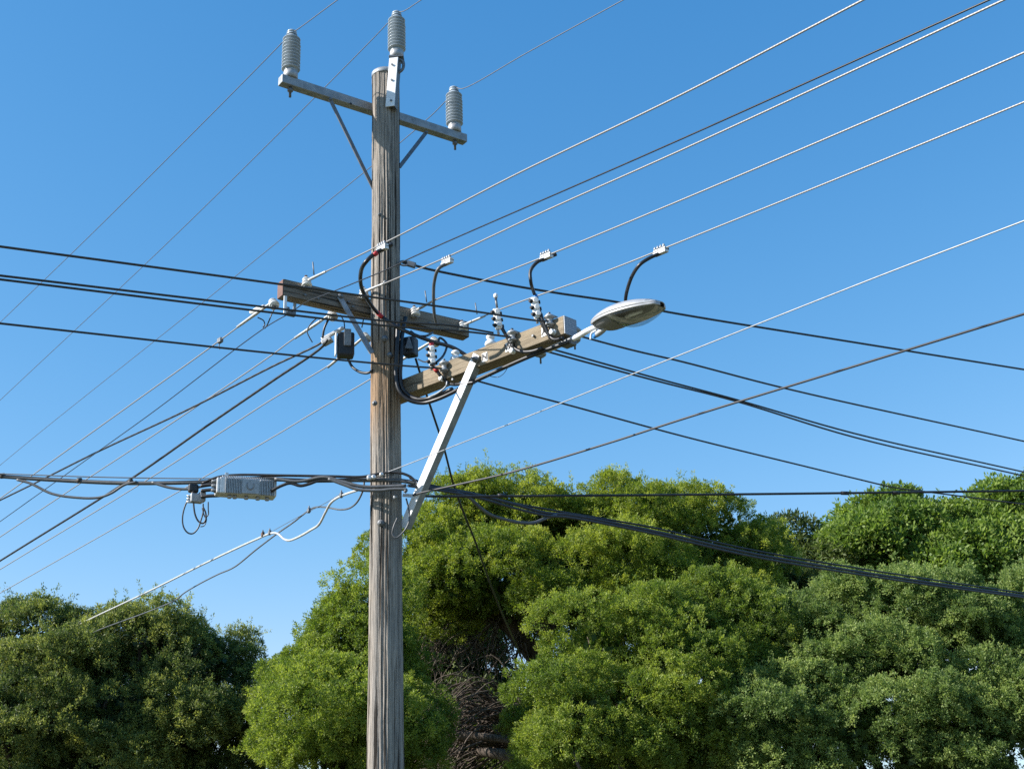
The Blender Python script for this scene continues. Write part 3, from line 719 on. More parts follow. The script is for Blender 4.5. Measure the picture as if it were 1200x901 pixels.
for pts, lb in (([(513, 404, 11.8), (516, 396, 11.9), (523, 402, 11.9), (521, 414, 11.8), (512, 424, 11.6), (505, 428, 11.5)], 'dark curved lead behind the connector near the pole'),
                ([(490, 421, 11.8), (497, 424, 11.7), (506, 424, 11.6)], 'thin wire between the black box and the connector near the pole'),
                ([(481, 388, 11.7), (488, 393, 11.7), (497, 394, 11.7), (507, 390, 11.9)], 'black loop hanging under the right part of the dark timber crossarm')):
    line('lead_wire', lb, 'cable', path(pts), .007 if 'thin' in lb else .012, 'black', 8)

# black fuse boxes
def blackbox(name, lb, c, dims, axv, tilt=0):
    t = thing(name, lb, 'junction box', c, 'black boxes beside the pole')
    m = MB(); m.box(c, dims, axv); m.build('box_body', 'blackbox', t, bevel=.02)
    return t
q = P(405, 405, 12.15)
bx = blackbox('fuse_box', 'black fuse box with a pale left side, hanging left of the pole', q, (.17, .14, .26), (1, .25, 0))
m = MB(); m.box(q + np.array([-.095, -.045, 0]), (.012, .11, .24), (1, .25, 0)); m.build('side_panel', 'steelwhite', bx, bevel=.004)
m = MB(); m.box(q + np.array([.03, -.075, .06]), (.07, .02, .18), (1, .25, 0)); m.build('mounting_strap', 'steel', bx)
line('box_lead', 'thick black cable looping from under the left fuse box to the pole', 'cable', path([(408, 421, 12.1), (413, 430, 12.05), (422, 436, 12.0), (431, 437, 11.95), (437, 434, 11.9)]), .014, 'black', 8)
q = P(481, 407, 12.0)
bx = blackbox('fuse_box', 'black tapered box at the right edge of the pole under the dark crossarm', q, (.13, .13, .2), (1, -.35, 0))
m = MB(); m.add([q + np.array(p) for p in ((-.045, -.11, -.05), (.035, -.085, -.05), (-.005, -.10, .09), (-.045, -.08, -.05), (.035, -.06, -.05), (-.005, -.07, .09))], [(0, 1, 2), (3, 5, 4), (0, 3, 4, 1), (1, 4, 5, 2), (2, 5, 3, 0)]); m.build('face_panel', 'steeldark', bx)

# service cables to the left
GS = 'black twisted service cables'
e = P(383, 396, 12.3)
line('service_cable', 'black twisted cable crossing the bare wires, upper of two on the left', 'cable', [e] + W([(376, 402), (320, 429), (220, 480), (115, 529), (43, 565), (0, 586)], e, -48), .0115, 'twist', 8, e1=30, group=GS)
e = P(384, 398, 12.2)
line('service_cable', 'thick black twisted cable running steeply down left under the bare wires', 'cable', [e] + W([(378, 406), (320, 446), (241, 500), (155, 560), (0, 657)], e, -44), .0135, 'twist', 8, e1=30, group=GS)
q = P(392, 394, 12.25); a_ = unit(P(380, 404, 12.3) - P(402, 384, 12.25))
wc = thing('dead_end_clamp', 'pale dead-end clamp holding the black cables left of the fuse box', 'clamp', q)
m = MB(); m.bar(P(403, 384, 12.25), P(377, 398, 12.3), .035, .035); m.build('clamp_bar', 'alloy', wc, bevel=.008)
m = MB(); m.bar(P(389, 397, 12.24), P(378, 403, 12.26), .09, .05); m.build('wedge', 'alloydull', wc, bevel=.01)
line('lead_wire', 'pair of thin black leads dropping from the dark crossarm to the dead-end clamp', 'cable', path([(386, 372, 12.2), (380, 385, 12.2), (378, 396, 12.22)]), .012, 'black', 8)
for pts, lb in (([(302, 372, 12.0), (309, 376, 12.0), (310, 381, 12.0), (308, 384, 12.0)], 'short black drop wire under the left arm end, the left one'),
                ([(325, 356, 12.0), (319, 367, 12.0), (313, 381, 12.0), (310, 385, 12.0)], 'short black drop wire under the left arm end, the right one'),
                ([(372, 372, 12.2), (364, 380, 12.2), (360, 388, 12.2), (363, 396, 12.2), (366, 401, 12.2)], 'thin black tail below the strap brace insulator'),
                ([(399, 369, 12.1), (403, 377, 12.1), (404, 388, 12.1)], 'thin dark lead dropping to the top of the left fuse box'),
                ([(426, 374, 12.1), (424, 384, 12.1)], 'thin dark lead between the dark crossarm and the strap brace')):
    line('lead_wire', lb, 'cable', path(pts), .0065, 'black', 6)
m = MB(); m.tube(W([(310, 359), (302, 363), (294, 366)], l_end[0], -41), [.02, .032, .02], 10); tag(m.build('end_sleeve', 'porcelain'), 'white sleeve on the conductor left of the timber crossarm', 'sleeve')
m = MB(); q = on(258, 399, l_end[0], -41); m.box(q, (.07, .04, .05), azv(-41)); m.tube([q, q - UP * .06 + azv(-41) * .02, q - UP * .1], .006, 6); tag(m.build('line_tap', 'steeldark', bevel=.005), 'small dark tap clamp on the leftmost bare conductor', 'clamp')
for (x, y, h), lb in zip(((368, 322, .14), (500, 354, .13), (559, 368, .13)), ('short upright rod beside the left end spool', 'short upright rod by the spool right of the pole', 'short upright rod at the right end of the dark crossarm')):
    q = on(x, y, UFR, AZ_ARM); line('bird_rod', lb, 'rod', [q, q + UP * h + np.array([-.015, 0, 0])], .007, 'steeldark', 6, group='short upright rods')

# black service cable to the right from a wedge clamp on the pole
e = P(472, 308, 11.95)
line('service_cable', 'black twisted cable leaving the pole to the right behind the street light', 'cable', [e] + W([(482, 310), (500, 315), (580, 331), (650, 343), (720, 353.5), (790, 367), (1000, 401), (1200, 433)], e, 60), .0135, 'twist', 8, e1=25, group=GS)
wg = thing('wedge_clamp', 'dark wedge clamp holding the black cable at the right edge of the pole', 'clamp', P(483, 311, 11.9))
m = MB(); m.bar(P(477, 308.5, 11.93), P(487, 311.5, 11.93), .05, .055); m.build('wedge', 'steeldark', wg, bevel=.008)
m = MB(); m.tube([P(478, 307, 11.95), P(472, 306, 11.95), P(467, 308, 11.9)], .01, 6); m.tube([P(478, 311, 11.9), P(472, 311, 11.9), P(467, 309, 11.9)], .01, 6); m.build('hook', 'steeldark', wg)
# black drop cable going away down into the trees
e = P(488, 424, 12.1)
line('service_cable', 'black cable dropping from the black box past the white brace into the trees', 'cable', path([(487, 420, 12.1), (494, 443, 12.25), (501, 466, 12.5), (509, 490, 12.8), (520, 524, 13.3), (531, 566, 13.9), (543, 600, 14.5), (556, 632, 15.2), (577, 690, 16.8), (593, 729, 18.2), (605, 756, 19.4), (618, 790, 21)]), .0125, 'black', 8)

# ------------------------------------------------------------------ street light
LE = on(676, 395, lref, AZ_LOW)
hs = on(700, 382, lref, AZ_LOW); he = on(773, 358, lref, AZ_LOW)
tilt_dir = unit(he - hs)
lamp = thing('street_light', 'grey street light with a clear bowl on a short arm from the tan crossarm', 'street light', LE)
m = MB(); m.tube([LE - LDIR * .35 - UP * .02, LE, on(690, 387, lref, AZ_LOW), hs + tilt_dir * .12], .026, 14); m.build('outreach_arm', 'steelwhite', lamp)
m = MB(); m.box(LE - LDIR * .10 - UP * .03, (.12, .09, .06), LDIR); m.build('arm_bracket', 'steeldark', lamp, bevel=.01)
Ln = float(np.linalg.norm(he - hs)) * 1.04; ta = tilt_dir; ts = unit(np.cross(ta, UP)); tu = np.cross(ts, ta)
def head():
    n = 26; top_m = MB(); vs = []; seg = 20
    def halfw(t): return .17 * max(0.0, (math.sin(math.pi * min(1, (t * .85 + .07)) ** .85)) ** .6) if t < 1 else 0.03
    def height(t): return .10 * (math.sin(math.pi * (t * .9 + .08))) ** .7
    for i in range(n):
        t = i / (n - 1)
        for j in range(seg + 1):
            a = math.pi * j / seg
            vs.append(hs + ta * (Ln * t) + ts * math.cos(a) * halfw(t) + tu * (math.sin(a) ** .8 * height(t) + .01))
    fs = [(i * (seg + 1) + j, i * (seg + 1) + j + 1, (i + 1) * (seg + 1) + j + 1, (i + 1) * (seg + 1) + j) for i in range(n - 1) for j in range(seg)]
    top_m.add(vs, fs, True)
    # rim lip turned down
    rim = []
    for i in range(n):
        t = i / (n - 1)
        for sgn in (1, -1):
            rim.append((t, sgn))
    for sgn in (1, -1):
        v = []
        for i in range(n):
            t = i / (n - 1); q = hs + ta * Ln * t + ts * sgn * halfw(t) + tu * .01
            v += [q, q - tu * .022 - ts * sgn * .004]
        top_m.add(v, [(2 * i, 2 * i + 2, 2 * i + 3, 2 * i + 1) for i in range(n - 1)], True)
    o = top_m.build('lamp_shell', 'lampgrey', lamp)
    s = o.modifiers.new('sheet', 'SOLIDIFY'); s.thickness = .006; s.offset = 0
    # gear cover under the neck: a shallow grey tray
    g = MB(); v = []
    for i in range(9):
        t = .01 + .42 * i / 8; h = .035 + .035 * math.sin(math.pi * i / 8)
        for j in range(9):
            u = -1 + 2 * j / 8; v.append(hs + ta * Ln * t + ts * u * halfw(t) * .95 - tu * (h * (1 - abs(u) ** 4) - .01))
    g.add(v, [(i * 9 + j, i * 9 + j + 1, (i + 1) * 9 + j + 1, (i + 1) * 9 + j) for i in range(8) for j in range(8)], True)
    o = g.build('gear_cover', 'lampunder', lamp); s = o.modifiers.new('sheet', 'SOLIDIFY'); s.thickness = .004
    # reflector
    r = MB(); v = []
    for i in range(13):
        t = .30 + .67 * i / 12
        for j in range(11):
            u = -1 + 2 * j / 10; d = .055 * (1 - u * u) * math.sin(math.pi * i / 12) ** .5
            v.append(hs + ta * Ln * t + ts * u * halfw(t) * .96 + tu * (d - .006))
    r.add(v, [(i * 11 + j, i * 11 + j + 1, (i + 1) * 11 + j + 1, (i + 1) * 11 + j) for i in range(12) for j in range(10)], True)
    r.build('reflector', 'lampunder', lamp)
    l = MB(); l.tube([hs + ta * Ln * .45 + tu * .0, hs + ta * Ln * .7 + tu * .0], [.02, .032, .03, .012], 12, 0); l.build('bulb', 'porcelain', lamp)
    # clear bowl
    bw = MB(); v = []
    for i in range(17):
        t = .30 + .66 * i / 16; dd = .095 * math.sin(math.pi * (i / 16) ** .9) ** .55
        for j in range(17):
            a = math.pi * j / 16; v.append(hs + ta * Ln * t + ts * math.cos(a) * halfw(t) * .93 - tu * (math.sin(a) ** .8 * dd + .008))
    bw.add(v, [(i * 17 + j, (i + 1) * 17 + j, (i + 1) * 17 + j + 1, i * 17 + j + 1) for i in range(16) for j in range(16)], True)
    bw.build('clear_bowl', 'glass', lamp)
    # latch strap near the far end and the cable gland below the neck
    st = MB(); v = []
    for q in (.86, .91):
        for j in range(13):
            a = math.pi * j / 12; v.append(hs + ta * Ln * q + ts * math.cos(a) * (halfw(q) + .003) + tu * (math.sin(a) ** .8 * height(q) + .014))
    st.add(v, [(j, j + 1, 13 + j + 1, 13 + j) for j in range(12)], True); st.build('latch_strap', 'steel', lamp)
head()
g0 = on(712, 383, lref, AZ_LOW); g1 = on(697, 394, lref, AZ_LOW)
cg = thing('lamp_connector', 'small ribbed connector with a blue end hanging below the lamp neck', 'connector', g1)
m = MB(); m.tube([g0, (g0 + g1) / 2, g1 + unit(g0 - g1) * .02], [.014, .026, .028, .024], 10, 4); m.build('connector_body', 'alloydull', cg)
m = MB(); m.lathe([(.02, 0), (.02, .03), (.01, .036)], g1 + unit(g0 - g1) * .02, g1 - g0, 10); m.build('end_plug', 'blue', cg)
m = MB(); m.tube([on(692, 398, lref, AZ_LOW), on(693, 391, lref, AZ_LOW), on(699, 387, lref, AZ_LOW)], .009, 6); m.build('strap', 'steelwhite', cg)

# ------------------------------------------------------------------ telecom cables
TY = PY - .19
GTC = 'grey telephone cables'
AZT = 98
tq = P(440, 566, TY)
def TC(lb, px, r, matn='greycable', ref=None, az=AZT, e0=0, e1=0, name='telephone_cable', off=0.0, k=8):
    rf = (tq if ref is None else ref) + np.array([0, -off, 0])
    line(name, lb, 'cable', W(px, rf, az), r, matn, 8, k, e0=e0, e1=e1, group=GTC)
TC('thin steel strand above the telephone cable at the left edge', [(0, 555), (120, 559), (250, 560.5), (330, 558), (390, 558), (436, 559), (462, 556)], .006, 'thin', off=.03, e0=6)
TC('main grey telephone cable running level from the left edge to the pole', [(0, 558), (60, 562), (150, 566), (255, 564), (300, 561), (360, 563), (420, 562.5), (468, 563), (488, 566)], .021, off=.0, e0=6)
TC('grey cable sagging in a slack loop below the main cable at far left', [(20, 562), (35, 566), (60, 578), (85, 582.5), (115, 583), (130, 578), (146, 568), (160, 564.5)], .013, off=.02)
TC('grey cable feeding the tap box from the main cable', [(178, 565), (198, 571), (215, 573), (228, 572), (236, 570), (257, 567)], .014, off=.03)
TC('black cable from the amplifier box rising to the pole bundle', [(318, 575), (330, 569), (340, 566), (352, 569), (362, 567), (374, 563), (400, 564)], .016, 'black', off=.05)
TC('grey cable sagging just left of the pole, upper one', [(322, 561), (350, 564), (380, 559), (400, 564), (425, 570), (450, 570), (476, 569)], .017, off=.06)
TC('grey cable sagging just left of the pole, lowest one', [(385, 561), (404, 568), (420, 573.5), (445, 574.5), (462, 573), (476, 574), (474, 577)], .016, off=.09)
TC('black cable along the top of the bundle left of the pole', [(237, 566), (255, 559), (275, 556.5), (330, 557), (390, 558), (425, 558.5), (444, 555), (468, 554), (480, 558), (486, 563)], .013, 'black', off=.05)
for x, y, r_, lb in ((433, 559.5, .026, 'small pale metal clamp on the cable bundle, leftmost at the pole'), (438, 559, .022, 'small pale metal clamp on the cable bundle, beside the pole edge'), (447, 556, .02, 'small bronze eye bolt on the pole face above the cables')):
    m = MB(); q = P(x, y, TY - .07); m.lathe([(r_ * .6, -.02), (r_, -.014), (r_, .014), (r_ * .6, .02)], q, (.3, -1, .2), 12); tag(m.build('cable_clamp', 'alloy'), lb, 'clamp', 'cable clamps at the pole')
for i, (x, y) in enumerate(((3, 557.5), (93, 563), (153, 565))):
    m = MB(); q = on(x, y, tq, AZT); d = azv(AZT); m.tube([q - d * .02, q + d * .02], .028, 10, 0); tag(m.build('cable_tie', 'darkcable'), ['cable tie on the telephone cable at the far left edge', 'cable tie on the telephone cable above the slack loop', 'cable tie where the slack loop rejoins the telephone cable'][i], 'cable tie', 'cable ties')

# amplifier
AC = on(289.5, 572.5, tq + np.array([0, -.06, 0]), AZT)
ad = azv(68); amp = thing('amplifier_box', 'finned pale alloy amplifier box hanging under the telephone cable', 'amplifier', AC)
afr = np.array([ad, np.cross(UP, ad), UP]); aL = .545; aF = np.cross(ad, UP); aF = aF if aF[1] < 0 else -aF
m = MB(); m.box(AC, (aL, .16, .165), ad); m.build('housing', 'alloy', amp, bevel=.012)
m = MB()
for i in range(30):
    t = -aL / 2 + .055 + i * .0158
    if -.075 < t < .105: continue
    m.box(AC + ad * t + aF * .09 - UP * .002, (.0075, .03, .155), ad)
for i in range(30):
    t = -aL / 2 + .03 + i * .0168; m.box(AC + ad * t + UP * .09 + aF * .02, (.007, .10, .022), ad)
m.build('cooling_fins', 'alloydull', amp)
m = MB(); m.box(AC + ad * .015 + aF * .092 - UP * .004, (.165, .028, .145), ad); pl = m.build('name_plate', 'alloydull', amp, bevel=.004)
pc_ = AC + ad * .012 + aF * .108
m = MB(); m.tube([pc_ - ad * .03 + UP * .03, pc_ - ad * .03 - UP * .01, pc_ - ad * .012 - UP * .032, pc_ + ad * .012 - UP * .032, pc_ + ad * .03 - UP * .01, pc_ + ad * .03 + UP * .03], .007, 6, 3); m.build('emblem', 'grey', pl)
m = MB(); m.box(AC - ad * (aL / 2 + .012), (.03, .15, .155), ad); ep = m.build('end_plate', 'alloy', amp, bevel=.012)
for z in (.045, 0, -.045):
    k = MB(); k.lathe([(.024, 0), (.024, .02), (.016, .03), (.016, .05)], AC - ad * (aL / 2 + .02) + UP * z + aF * .02, -ad, 12); k.build('port', 'steeldark', amp)
for t in (-.17, -.12, -.01, .10, .19):
    k = MB(); k.lathe([(.02, -.03), (.02, 0)], AC + ad * t - UP * .085 + aF * .03, seg=10); k.build('port', 'alloydull', amp)
for t in (-.2, .2):
    k = MB(); k.box(AC + ad * t + UP * .115, (.03, .02, .06), ad); k.build('hanger', 'alloy', amp)
TP = on(230, 584, tq + np.array([0, -.05, 0]), AZT)
tp = thing('tap_box', 'small alloy tap box with looping leads left of the amplifier', 'tap box', TP)
m = MB(); m.box(TP, (.12, .07, .09), azv(60)); m.box(TP + azv(60) * .055 + UP * .02, (.06, .08, .1), azv(60)); m.build('housing', 'alloydull', tp, bevel=.012)
m = MB(); m.box(on(228, 574, tq, AZT) + np.array([0, -.05, 0]), (.1, .06, .09), azv(60)); m.build('splice', 'black', tp, bevel=.02)
for i in range(3):
    q = TP - azv(60) * .05 + UP * (.02 - .03 * i); m = MB(); m.lathe([(.012, 0), (.012, .04)], q, -azv(75), 8); m.build('port', 'alloy', tp)
for y in (568, 574, 581):
    m = MB(); m.tube(W([(236, y + 1), (245, y), (257, y - .5)], tq + np.array([0, -.06, 0]), AZT), .018, 8); m.build('lead', 'black', tp)
TQ2 = tq + np.array([0, -.08, 0])
for px, r_ in (([(227, 575), (218, 590), (214, 605), (215, 617), (220, 624), (226, 625), (232, 619), (235, 611), (238, 600), (238, 590)], .0075),
               ([(227, 580), (227, 592), (229, 604), (233, 611), (238, 613), (241, 609), (241, 601), (238, 594)], .0085),
               ([(244, 588), (244, 596), (244, 603), (241, 606), (239, 603), (237, 595)], .006), ([(240, 598), (242, 609), (239, 616), (235, 617)], .005)):
    m = MB(); m.tube(W(px, TQ2, AZT), r_, 8); m.build('looping_lead', 'black', tp)

# right-hand bundle
rq = P(487, 568, TY + .05)
AZB = 55
TC('thick grey telephone cable sweeping down to the right edge past the trees', [(478, 565), (500, 570), (520, 573), (560, 580), (600, 590), (640, 601), (665, 603), (760, 621), (880, 648), (1040, 675), (1200, 698)], .0165, 'trunk', ref=rq, az=AZB, e1=20)
TC('second grey telephone cable lying along the thick one to the right', [(478, 569), (500, 572), (560, 583), (600, 594.5), (640, 604), (665, 606), (760, 624), (880, 651.5), (1040, 678), (1200, 700)], .0135, 'trunk', ref=rq, az=AZB, off=.04, e1=20)
TC('slack grey cable drooping in a loop beneath the right-hand bundle', [(535, 577), (550, 583), (562, 594), (575, 603), (590, 608), (608, 612), (625, 612.5), (640, 607), (652, 603)], .017, ref=rq, az=AZB, off=.02)
TC('black strand riding above the right-hand telephone bundle', [(480, 560), (500, 567), (560, 579), (600, 589), (660, 600), (760, 617), (880, 644), (1040, 671), (1200, 695)], .011, 'black', ref=rq, az=AZB, off=-.02, e1=20)
line('telephone_cable', 'level black cable from the pole to the right edge in front of the trees', 'cable', W([(486, 581), (520, 581.5), (760, 580), (1000, 577.5), (1200, 575)], P(486, 581, PY - .1), 78), .0125, 'twist', 8, e1=20, group=GTC)
for x in (588, 990, 1050):
    q = W([(x, 580.5 - (x - 588) * .007)], P(486, 581, PY - .1), 78)[0]; m = MB(); m.tube([q - azv(78) * .04, q + azv(78) * .04], .02, 8, 0)
    tag(m.build('cable_tie', 'black'), {588: 'black tape lump on the level cable right of the white brace', 990: 'black tape lump on the level cable before the right-hand trees', 1050: 'black tape lump on the level cable where a dropping wire meets it'}[x], 'cable tie', 'cable ties')
q0 = P(448, 555, TY + .02)
line('stay_wire', 'thin pale silver wire rising from the pole to the upper right', 'wire', [q0] + W([(457, 552), (590, 499.5), (720, 447), (880, 383), (1040, 320), (1200, 259)], q0, 143), .0046, 'alloydull', 6, e1=8)
q0 = P(484, 580, PY - .16)
line('stay_wire', 'grey wire curving up from the pole to the right edge over the trees', 'wire', [q0] + W([(495, 577), (540, 567), (600, 553), (720, 517), (800, 491), (1000, 429.5), (1200, 368)], q0, 128), .0098, 'trunk', 8, e1=6)
sb = thing('stay_bracket', 'small pale bracket at the pole where the right-hand wires tie off', 'bracket', P(480, 581, PY - .14))
m = MB(); m.bar(P(472, 580, PY - .12), P(488, 581, PY - .14), .02, .03); m.bar(P(482, 583, PY - .14), P(494, 582.5, PY - .14), .02, .022); m.build('bracket_arm', 'alloy', sb, bevel=.003)
m = MB(); m.lathe([(.022, 0), (.022, .02), (.012, .021), (.012, .035)], P(463.5, 583, PY - .15), (.1, -1, 0), 12); m.build('bolt', 'steel', sb)
line('grey_cable', 'thin grey cable hanging in a loop below the foot of the white brace', 'cable', path([(476, 584, PY - .15), (478, 592, PY - .16), (480, 604, PY - .16), (478, 615, PY - .16), (472, 624, PY - .15), (464, 630, PY - .15), (460, 626, PY - .15), (461, 618, PY - .16), (466, 606, PY - .15)]), .008, 'greycable', 8)

# left service drop
q0 = P(432, 572, TY); AZS = -31
line('service_cable', 'pale silver service cable bending down left into the dark tree', 'cable', W([(420, 574), (405, 579), (394, 584), (387, 590), (381, 601), (374, 614), (364, 621), (350, 629), (339, 633), (333, 631.5), (326, 625.5), (319, 624.5), (300, 632), (240, 660), (180, 690), (106, 725), (80, 738)], q0, AZS), .013, 'alloy', 8, e1=1)
line('service_cable', 'dark wavy service cable below the pale one, ending in the dark tree', 'cable', W([(427, 560), (426, 572), (420, 586), (412, 594), (400, 597), (380, 594), (367, 595), (355, 603), (345, 611), (325, 625), (300, 644), (275, 664), (255, 673), (230, 686), (214, 696), (208, 701.5), (180, 714), (118, 737), (100, 745)], q0 + np.array([0, .02, 0]), AZS), .009, 'greycable', 8, e1=1)
line('thin_strand', 'fine straight strand between the two service drop cables', 'cable', W([(316, 624), (345, 608), (380, 590), (397, 580)], q0, AZS), .003, 'thin', 6)
for x, y, lb in ((308, 626, 'small rusty clamp on the pale service cable, left one'), (316, 624, 'small dark clamp on the pale service cable, right one'), (362, 598, 'small dark clamp on the wavy service cable'), (400, 580, 'dark sleeve on the pale service cable near the pole')):
    m = MB(); q = on(x, y, q0 + np.array([0, -.015, 0]), AZS); m.box(q, (.045, .03, .045), azv(AZS) + UP * -.3); m.lathe([(.008, 0), (.008, .05)], q, seg=8)
    tag(m.build('cable_clamp', 'rust' if 'rusty' in lb else 'steeldark', bevel=.004), lb, 'clamp', 'cable clamps on the service drop')

# ------------------------------------------------------------------ trees
LM = {
 'olive': leafmat('dark_olive_leaf', (.028, .050, .016), (.088, .130, .036), (.33, .35, .085), .36),
 'fresh': leafmat('fresh_green_leaf', (.038, .072, .014), (.138, .200, .032), (.30, .345, .06), .42),
 'yellowish': leafmat('yellow_green_leaf', (.040, .072, .013), (.155, .212, .030), (.34, .37, .06), .42),
 'greyish': leafmat('grey_green_leaf', (.042, .076, .022), (.140, .205, .054), (.30, .36, .105), .42),
 'bright': leafmat('bright_green_leaf', (.050, .094, .018), (.120, .188, .034), (.22, .29, .056), .42),
 'deep': leafmat('deep_green_leaf', (.024, .044, .011), (.055, .085, .020), (.105, .135, .032)),
}
def to_lobes(spec):
    out = []
    for s in spec:
        x, y, Y, rx, ry = s[:5]; c = P(x, y, Y); d = depth(c); kx = 0.78 * rx / FPX * d; kz = 0.78 * ry / FPX * d
        out.append((c, np.array([kx, (s[5] if len(s) > 5 else (kx + kz) / 2), kz])))
    return out
def norm(a): return a / (np.linalg.norm(a, axis=-1, keepdims=True) + 1e-9)
def crown(lobes, seed, L=.085, Wd=.026, sub=.42, dens=70, K=11, spray=.035, head=.075, spread=.9, fill=260, gap=.16):
    rng = np.random.RandomState(seed)
    subs = []                                   # boughs: (centre, radius, outward, tint)
    for c, r in lobes:
        area = 4 * math.pi * ((r[0] * r[1]) ** 1.6 / 3 + (r[0] * r[2]) ** 1.6 / 3 + (r[1] * r[2]) ** 1.6 / 3) ** (1 / 1.6)
        n = max(7, int(area / (sub * sub * 1.45)))
        d = norm(rng.randn(n, 3)); d = d[d[:, 2] > -.75]
        for q in d:
            s = sub * float(np.clip(np.exp(rng.randn() * .38), .42, 1.8)); p = c + q * r * rng.uniform(.72, 1.12) + rng.randn(3) * .06
            inside = False
            for c2, r2 in lobes:
                if c2 is not c and np.sum(((p - c2) / (r2 * .72)) ** 2) < 1: inside = True; break
            if inside or p[2] < .3 or rng.rand() < gap * .5: continue
            o = norm(q / r); subs.append((p, s, o, rng.rand()))
    T, G, O, TT = [], [], [], []
    for p, s, o, tv in subs:
        n = int(dens * s * s * 4 * math.pi * .62)
        d = norm(rng.randn(n * 2, 3) + o * .55 + np.array([0, 0, .25])); d = d[d[:, 2] > -.42][:n]
        sq = np.array([rng.uniform(.8, 1.4), rng.uniform(.8, 1.3), rng.uniform(.6, .95)])
        rr = rng.uniform(.5, 1.08, (len(d), 1)) ** .6
        # a bough is itself lumpy: tufts gather round a few heads
        hd = norm(rng.randn(7, 3) + o * .4); cl = np.max(d @ hd.T, axis=1, keepdims=True)
        rr = rr * (.80 + .24 * np.clip((cl - .6) / .4, 0, 1))
        T.append(p + d * s * rr * sq); O.append(norm(d * .8 + o * .4)); G.append(norm(d * .75 + o * .35 + np.array([0, 0, .35]) + rng.randn(len(d), 3) * .25))
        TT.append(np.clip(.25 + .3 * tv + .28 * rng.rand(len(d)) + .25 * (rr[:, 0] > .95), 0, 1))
    T = np.concatenate(T); G = np.concatenate(G); O = np.concatenate(O); TT = np.concatenate(TT); n = len(T)
    # each tuft is a little head of leaves; a few run out into longer sprigs
    leng = L * rng.uniform(.5, 1.3, n); hr = np.full(n, head) * rng.uniform(.6, 1.35, n)
    idx = rng.rand(n) < spray; leng = np.where(idx, rng.uniform(.14, .42, n), leng); hr = np.where(idx, hr * .45, hr)
    G = np.where(idx[:, None], norm(G + np.array([0, 0, .9]) + rng.randn(n, 3) * .3), G)
    u = rng.rand(n, K); dv = norm(rng.randn(n, K, 3) + G[:, None, :] * .7)
    base = T[:, None, :] + G[:, None, :] * (leng[:, None] * u)[..., None] + dv * (hr[:, None] * rng.rand(n, K) ** .5)[..., None]
    ld = norm(dv * 1.1 + G[:, None, :] * .5 + rng.randn(n, K, 3) * spread * .6)
    # blades turn their faces outward, as leaves at the edge of a crown do
    ll = L * rng.uniform(.65, 1.35, (n, K, 1)); wv = norm(np.cross(ld, O[:, None, :] * .55 + dv * .5 + np.array([0, 0, .25]) + rng.randn(n, K, 3) * .6)) * Wd * .5 * rng.uniform(.7, 1.3, (n, K, 1))
    tint = np.clip(TT[:, None] + rng.randn(n, K) * .13, 0, 1)
    A = [(base, ld, ll, wv, tint)]
    # inner leaves and twigs closing the crown; dark tint paints shade in gaps
    m = []
    for c, r in lobes:
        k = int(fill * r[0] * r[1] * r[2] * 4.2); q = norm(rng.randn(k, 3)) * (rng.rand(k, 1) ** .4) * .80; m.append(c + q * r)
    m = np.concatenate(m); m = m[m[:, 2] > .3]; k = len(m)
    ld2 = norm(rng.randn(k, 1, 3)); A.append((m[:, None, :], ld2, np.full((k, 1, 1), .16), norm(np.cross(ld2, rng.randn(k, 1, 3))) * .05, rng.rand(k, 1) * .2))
    V = []; C = []
    for b, d, l, wv_, t in A:
        mid = b + d * l * .55; q = np.stack([b, mid + wv_, b + d * l, mid - wv_], axis=2).reshape(-1, 3); V.append(q); C.append(t.reshape(-1))
    return np.concatenate(V), np.concatenate(C)
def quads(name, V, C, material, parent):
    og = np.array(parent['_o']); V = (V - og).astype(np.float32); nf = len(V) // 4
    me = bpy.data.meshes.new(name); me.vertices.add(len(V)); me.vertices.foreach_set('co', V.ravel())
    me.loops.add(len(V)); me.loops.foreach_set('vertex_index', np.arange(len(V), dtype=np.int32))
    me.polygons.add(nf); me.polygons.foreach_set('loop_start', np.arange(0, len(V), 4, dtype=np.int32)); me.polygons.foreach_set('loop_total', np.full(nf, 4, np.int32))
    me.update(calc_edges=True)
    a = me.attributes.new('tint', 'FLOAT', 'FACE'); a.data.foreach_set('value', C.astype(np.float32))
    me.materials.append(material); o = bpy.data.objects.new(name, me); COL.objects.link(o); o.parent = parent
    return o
NLEAF = 0
def tree(name, label, spec, leaf, seed, base, trunk_r=.22, bark='bark', limbs=9, pick=None, **kw):
    global NLEAF
    lobes = to_lobes(spec); base = np.array([base[0], base[1], 0.0])
    t = thing(name, label, 'tree', base, 'leafy trees behind the pole')
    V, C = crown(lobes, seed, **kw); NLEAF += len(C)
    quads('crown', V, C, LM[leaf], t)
    rng = np.random.RandomState(seed + 50); m = MB()
    fork = base + UP * 1.3 + np.array([rng.randn() * .1, rng.randn() * .1, 0])
    m.tube([base - UP * .1, base + UP * .6 + rng.randn(3) * .04, fork], [trunk_r * 1.35, trunk_r * 1.05, trunk_r * .9], 12, 6)
    for c, r in ([lobes[i] for i in pick] if pick else lobes[:limbs]):
        e = c + np.array([0, 0, -.1]) * r; mid = fork * .5 + e * .5 + np.array([rng.randn() * .2, rng.randn() * .2, -.25])
        m.tube([fork - UP * .2, fork * .75 + mid * .25 + UP * .1, mid, e], [trunk_r * .75, trunk_r * .5, trunk_r * .28, .03], 9, 6)
        for _ in range(3):
            e2 = c + norm(rng.randn(3)) * r * .75; m.tube([mid * .4 + e * .6, (e + e2) / 2 + rng.randn(3) * .1, e2], [trunk_r * .25, trunk_r * .14, .012], 6, 5)
    m.build('trunk', bark, t, bevel=0)
    return t, lobes

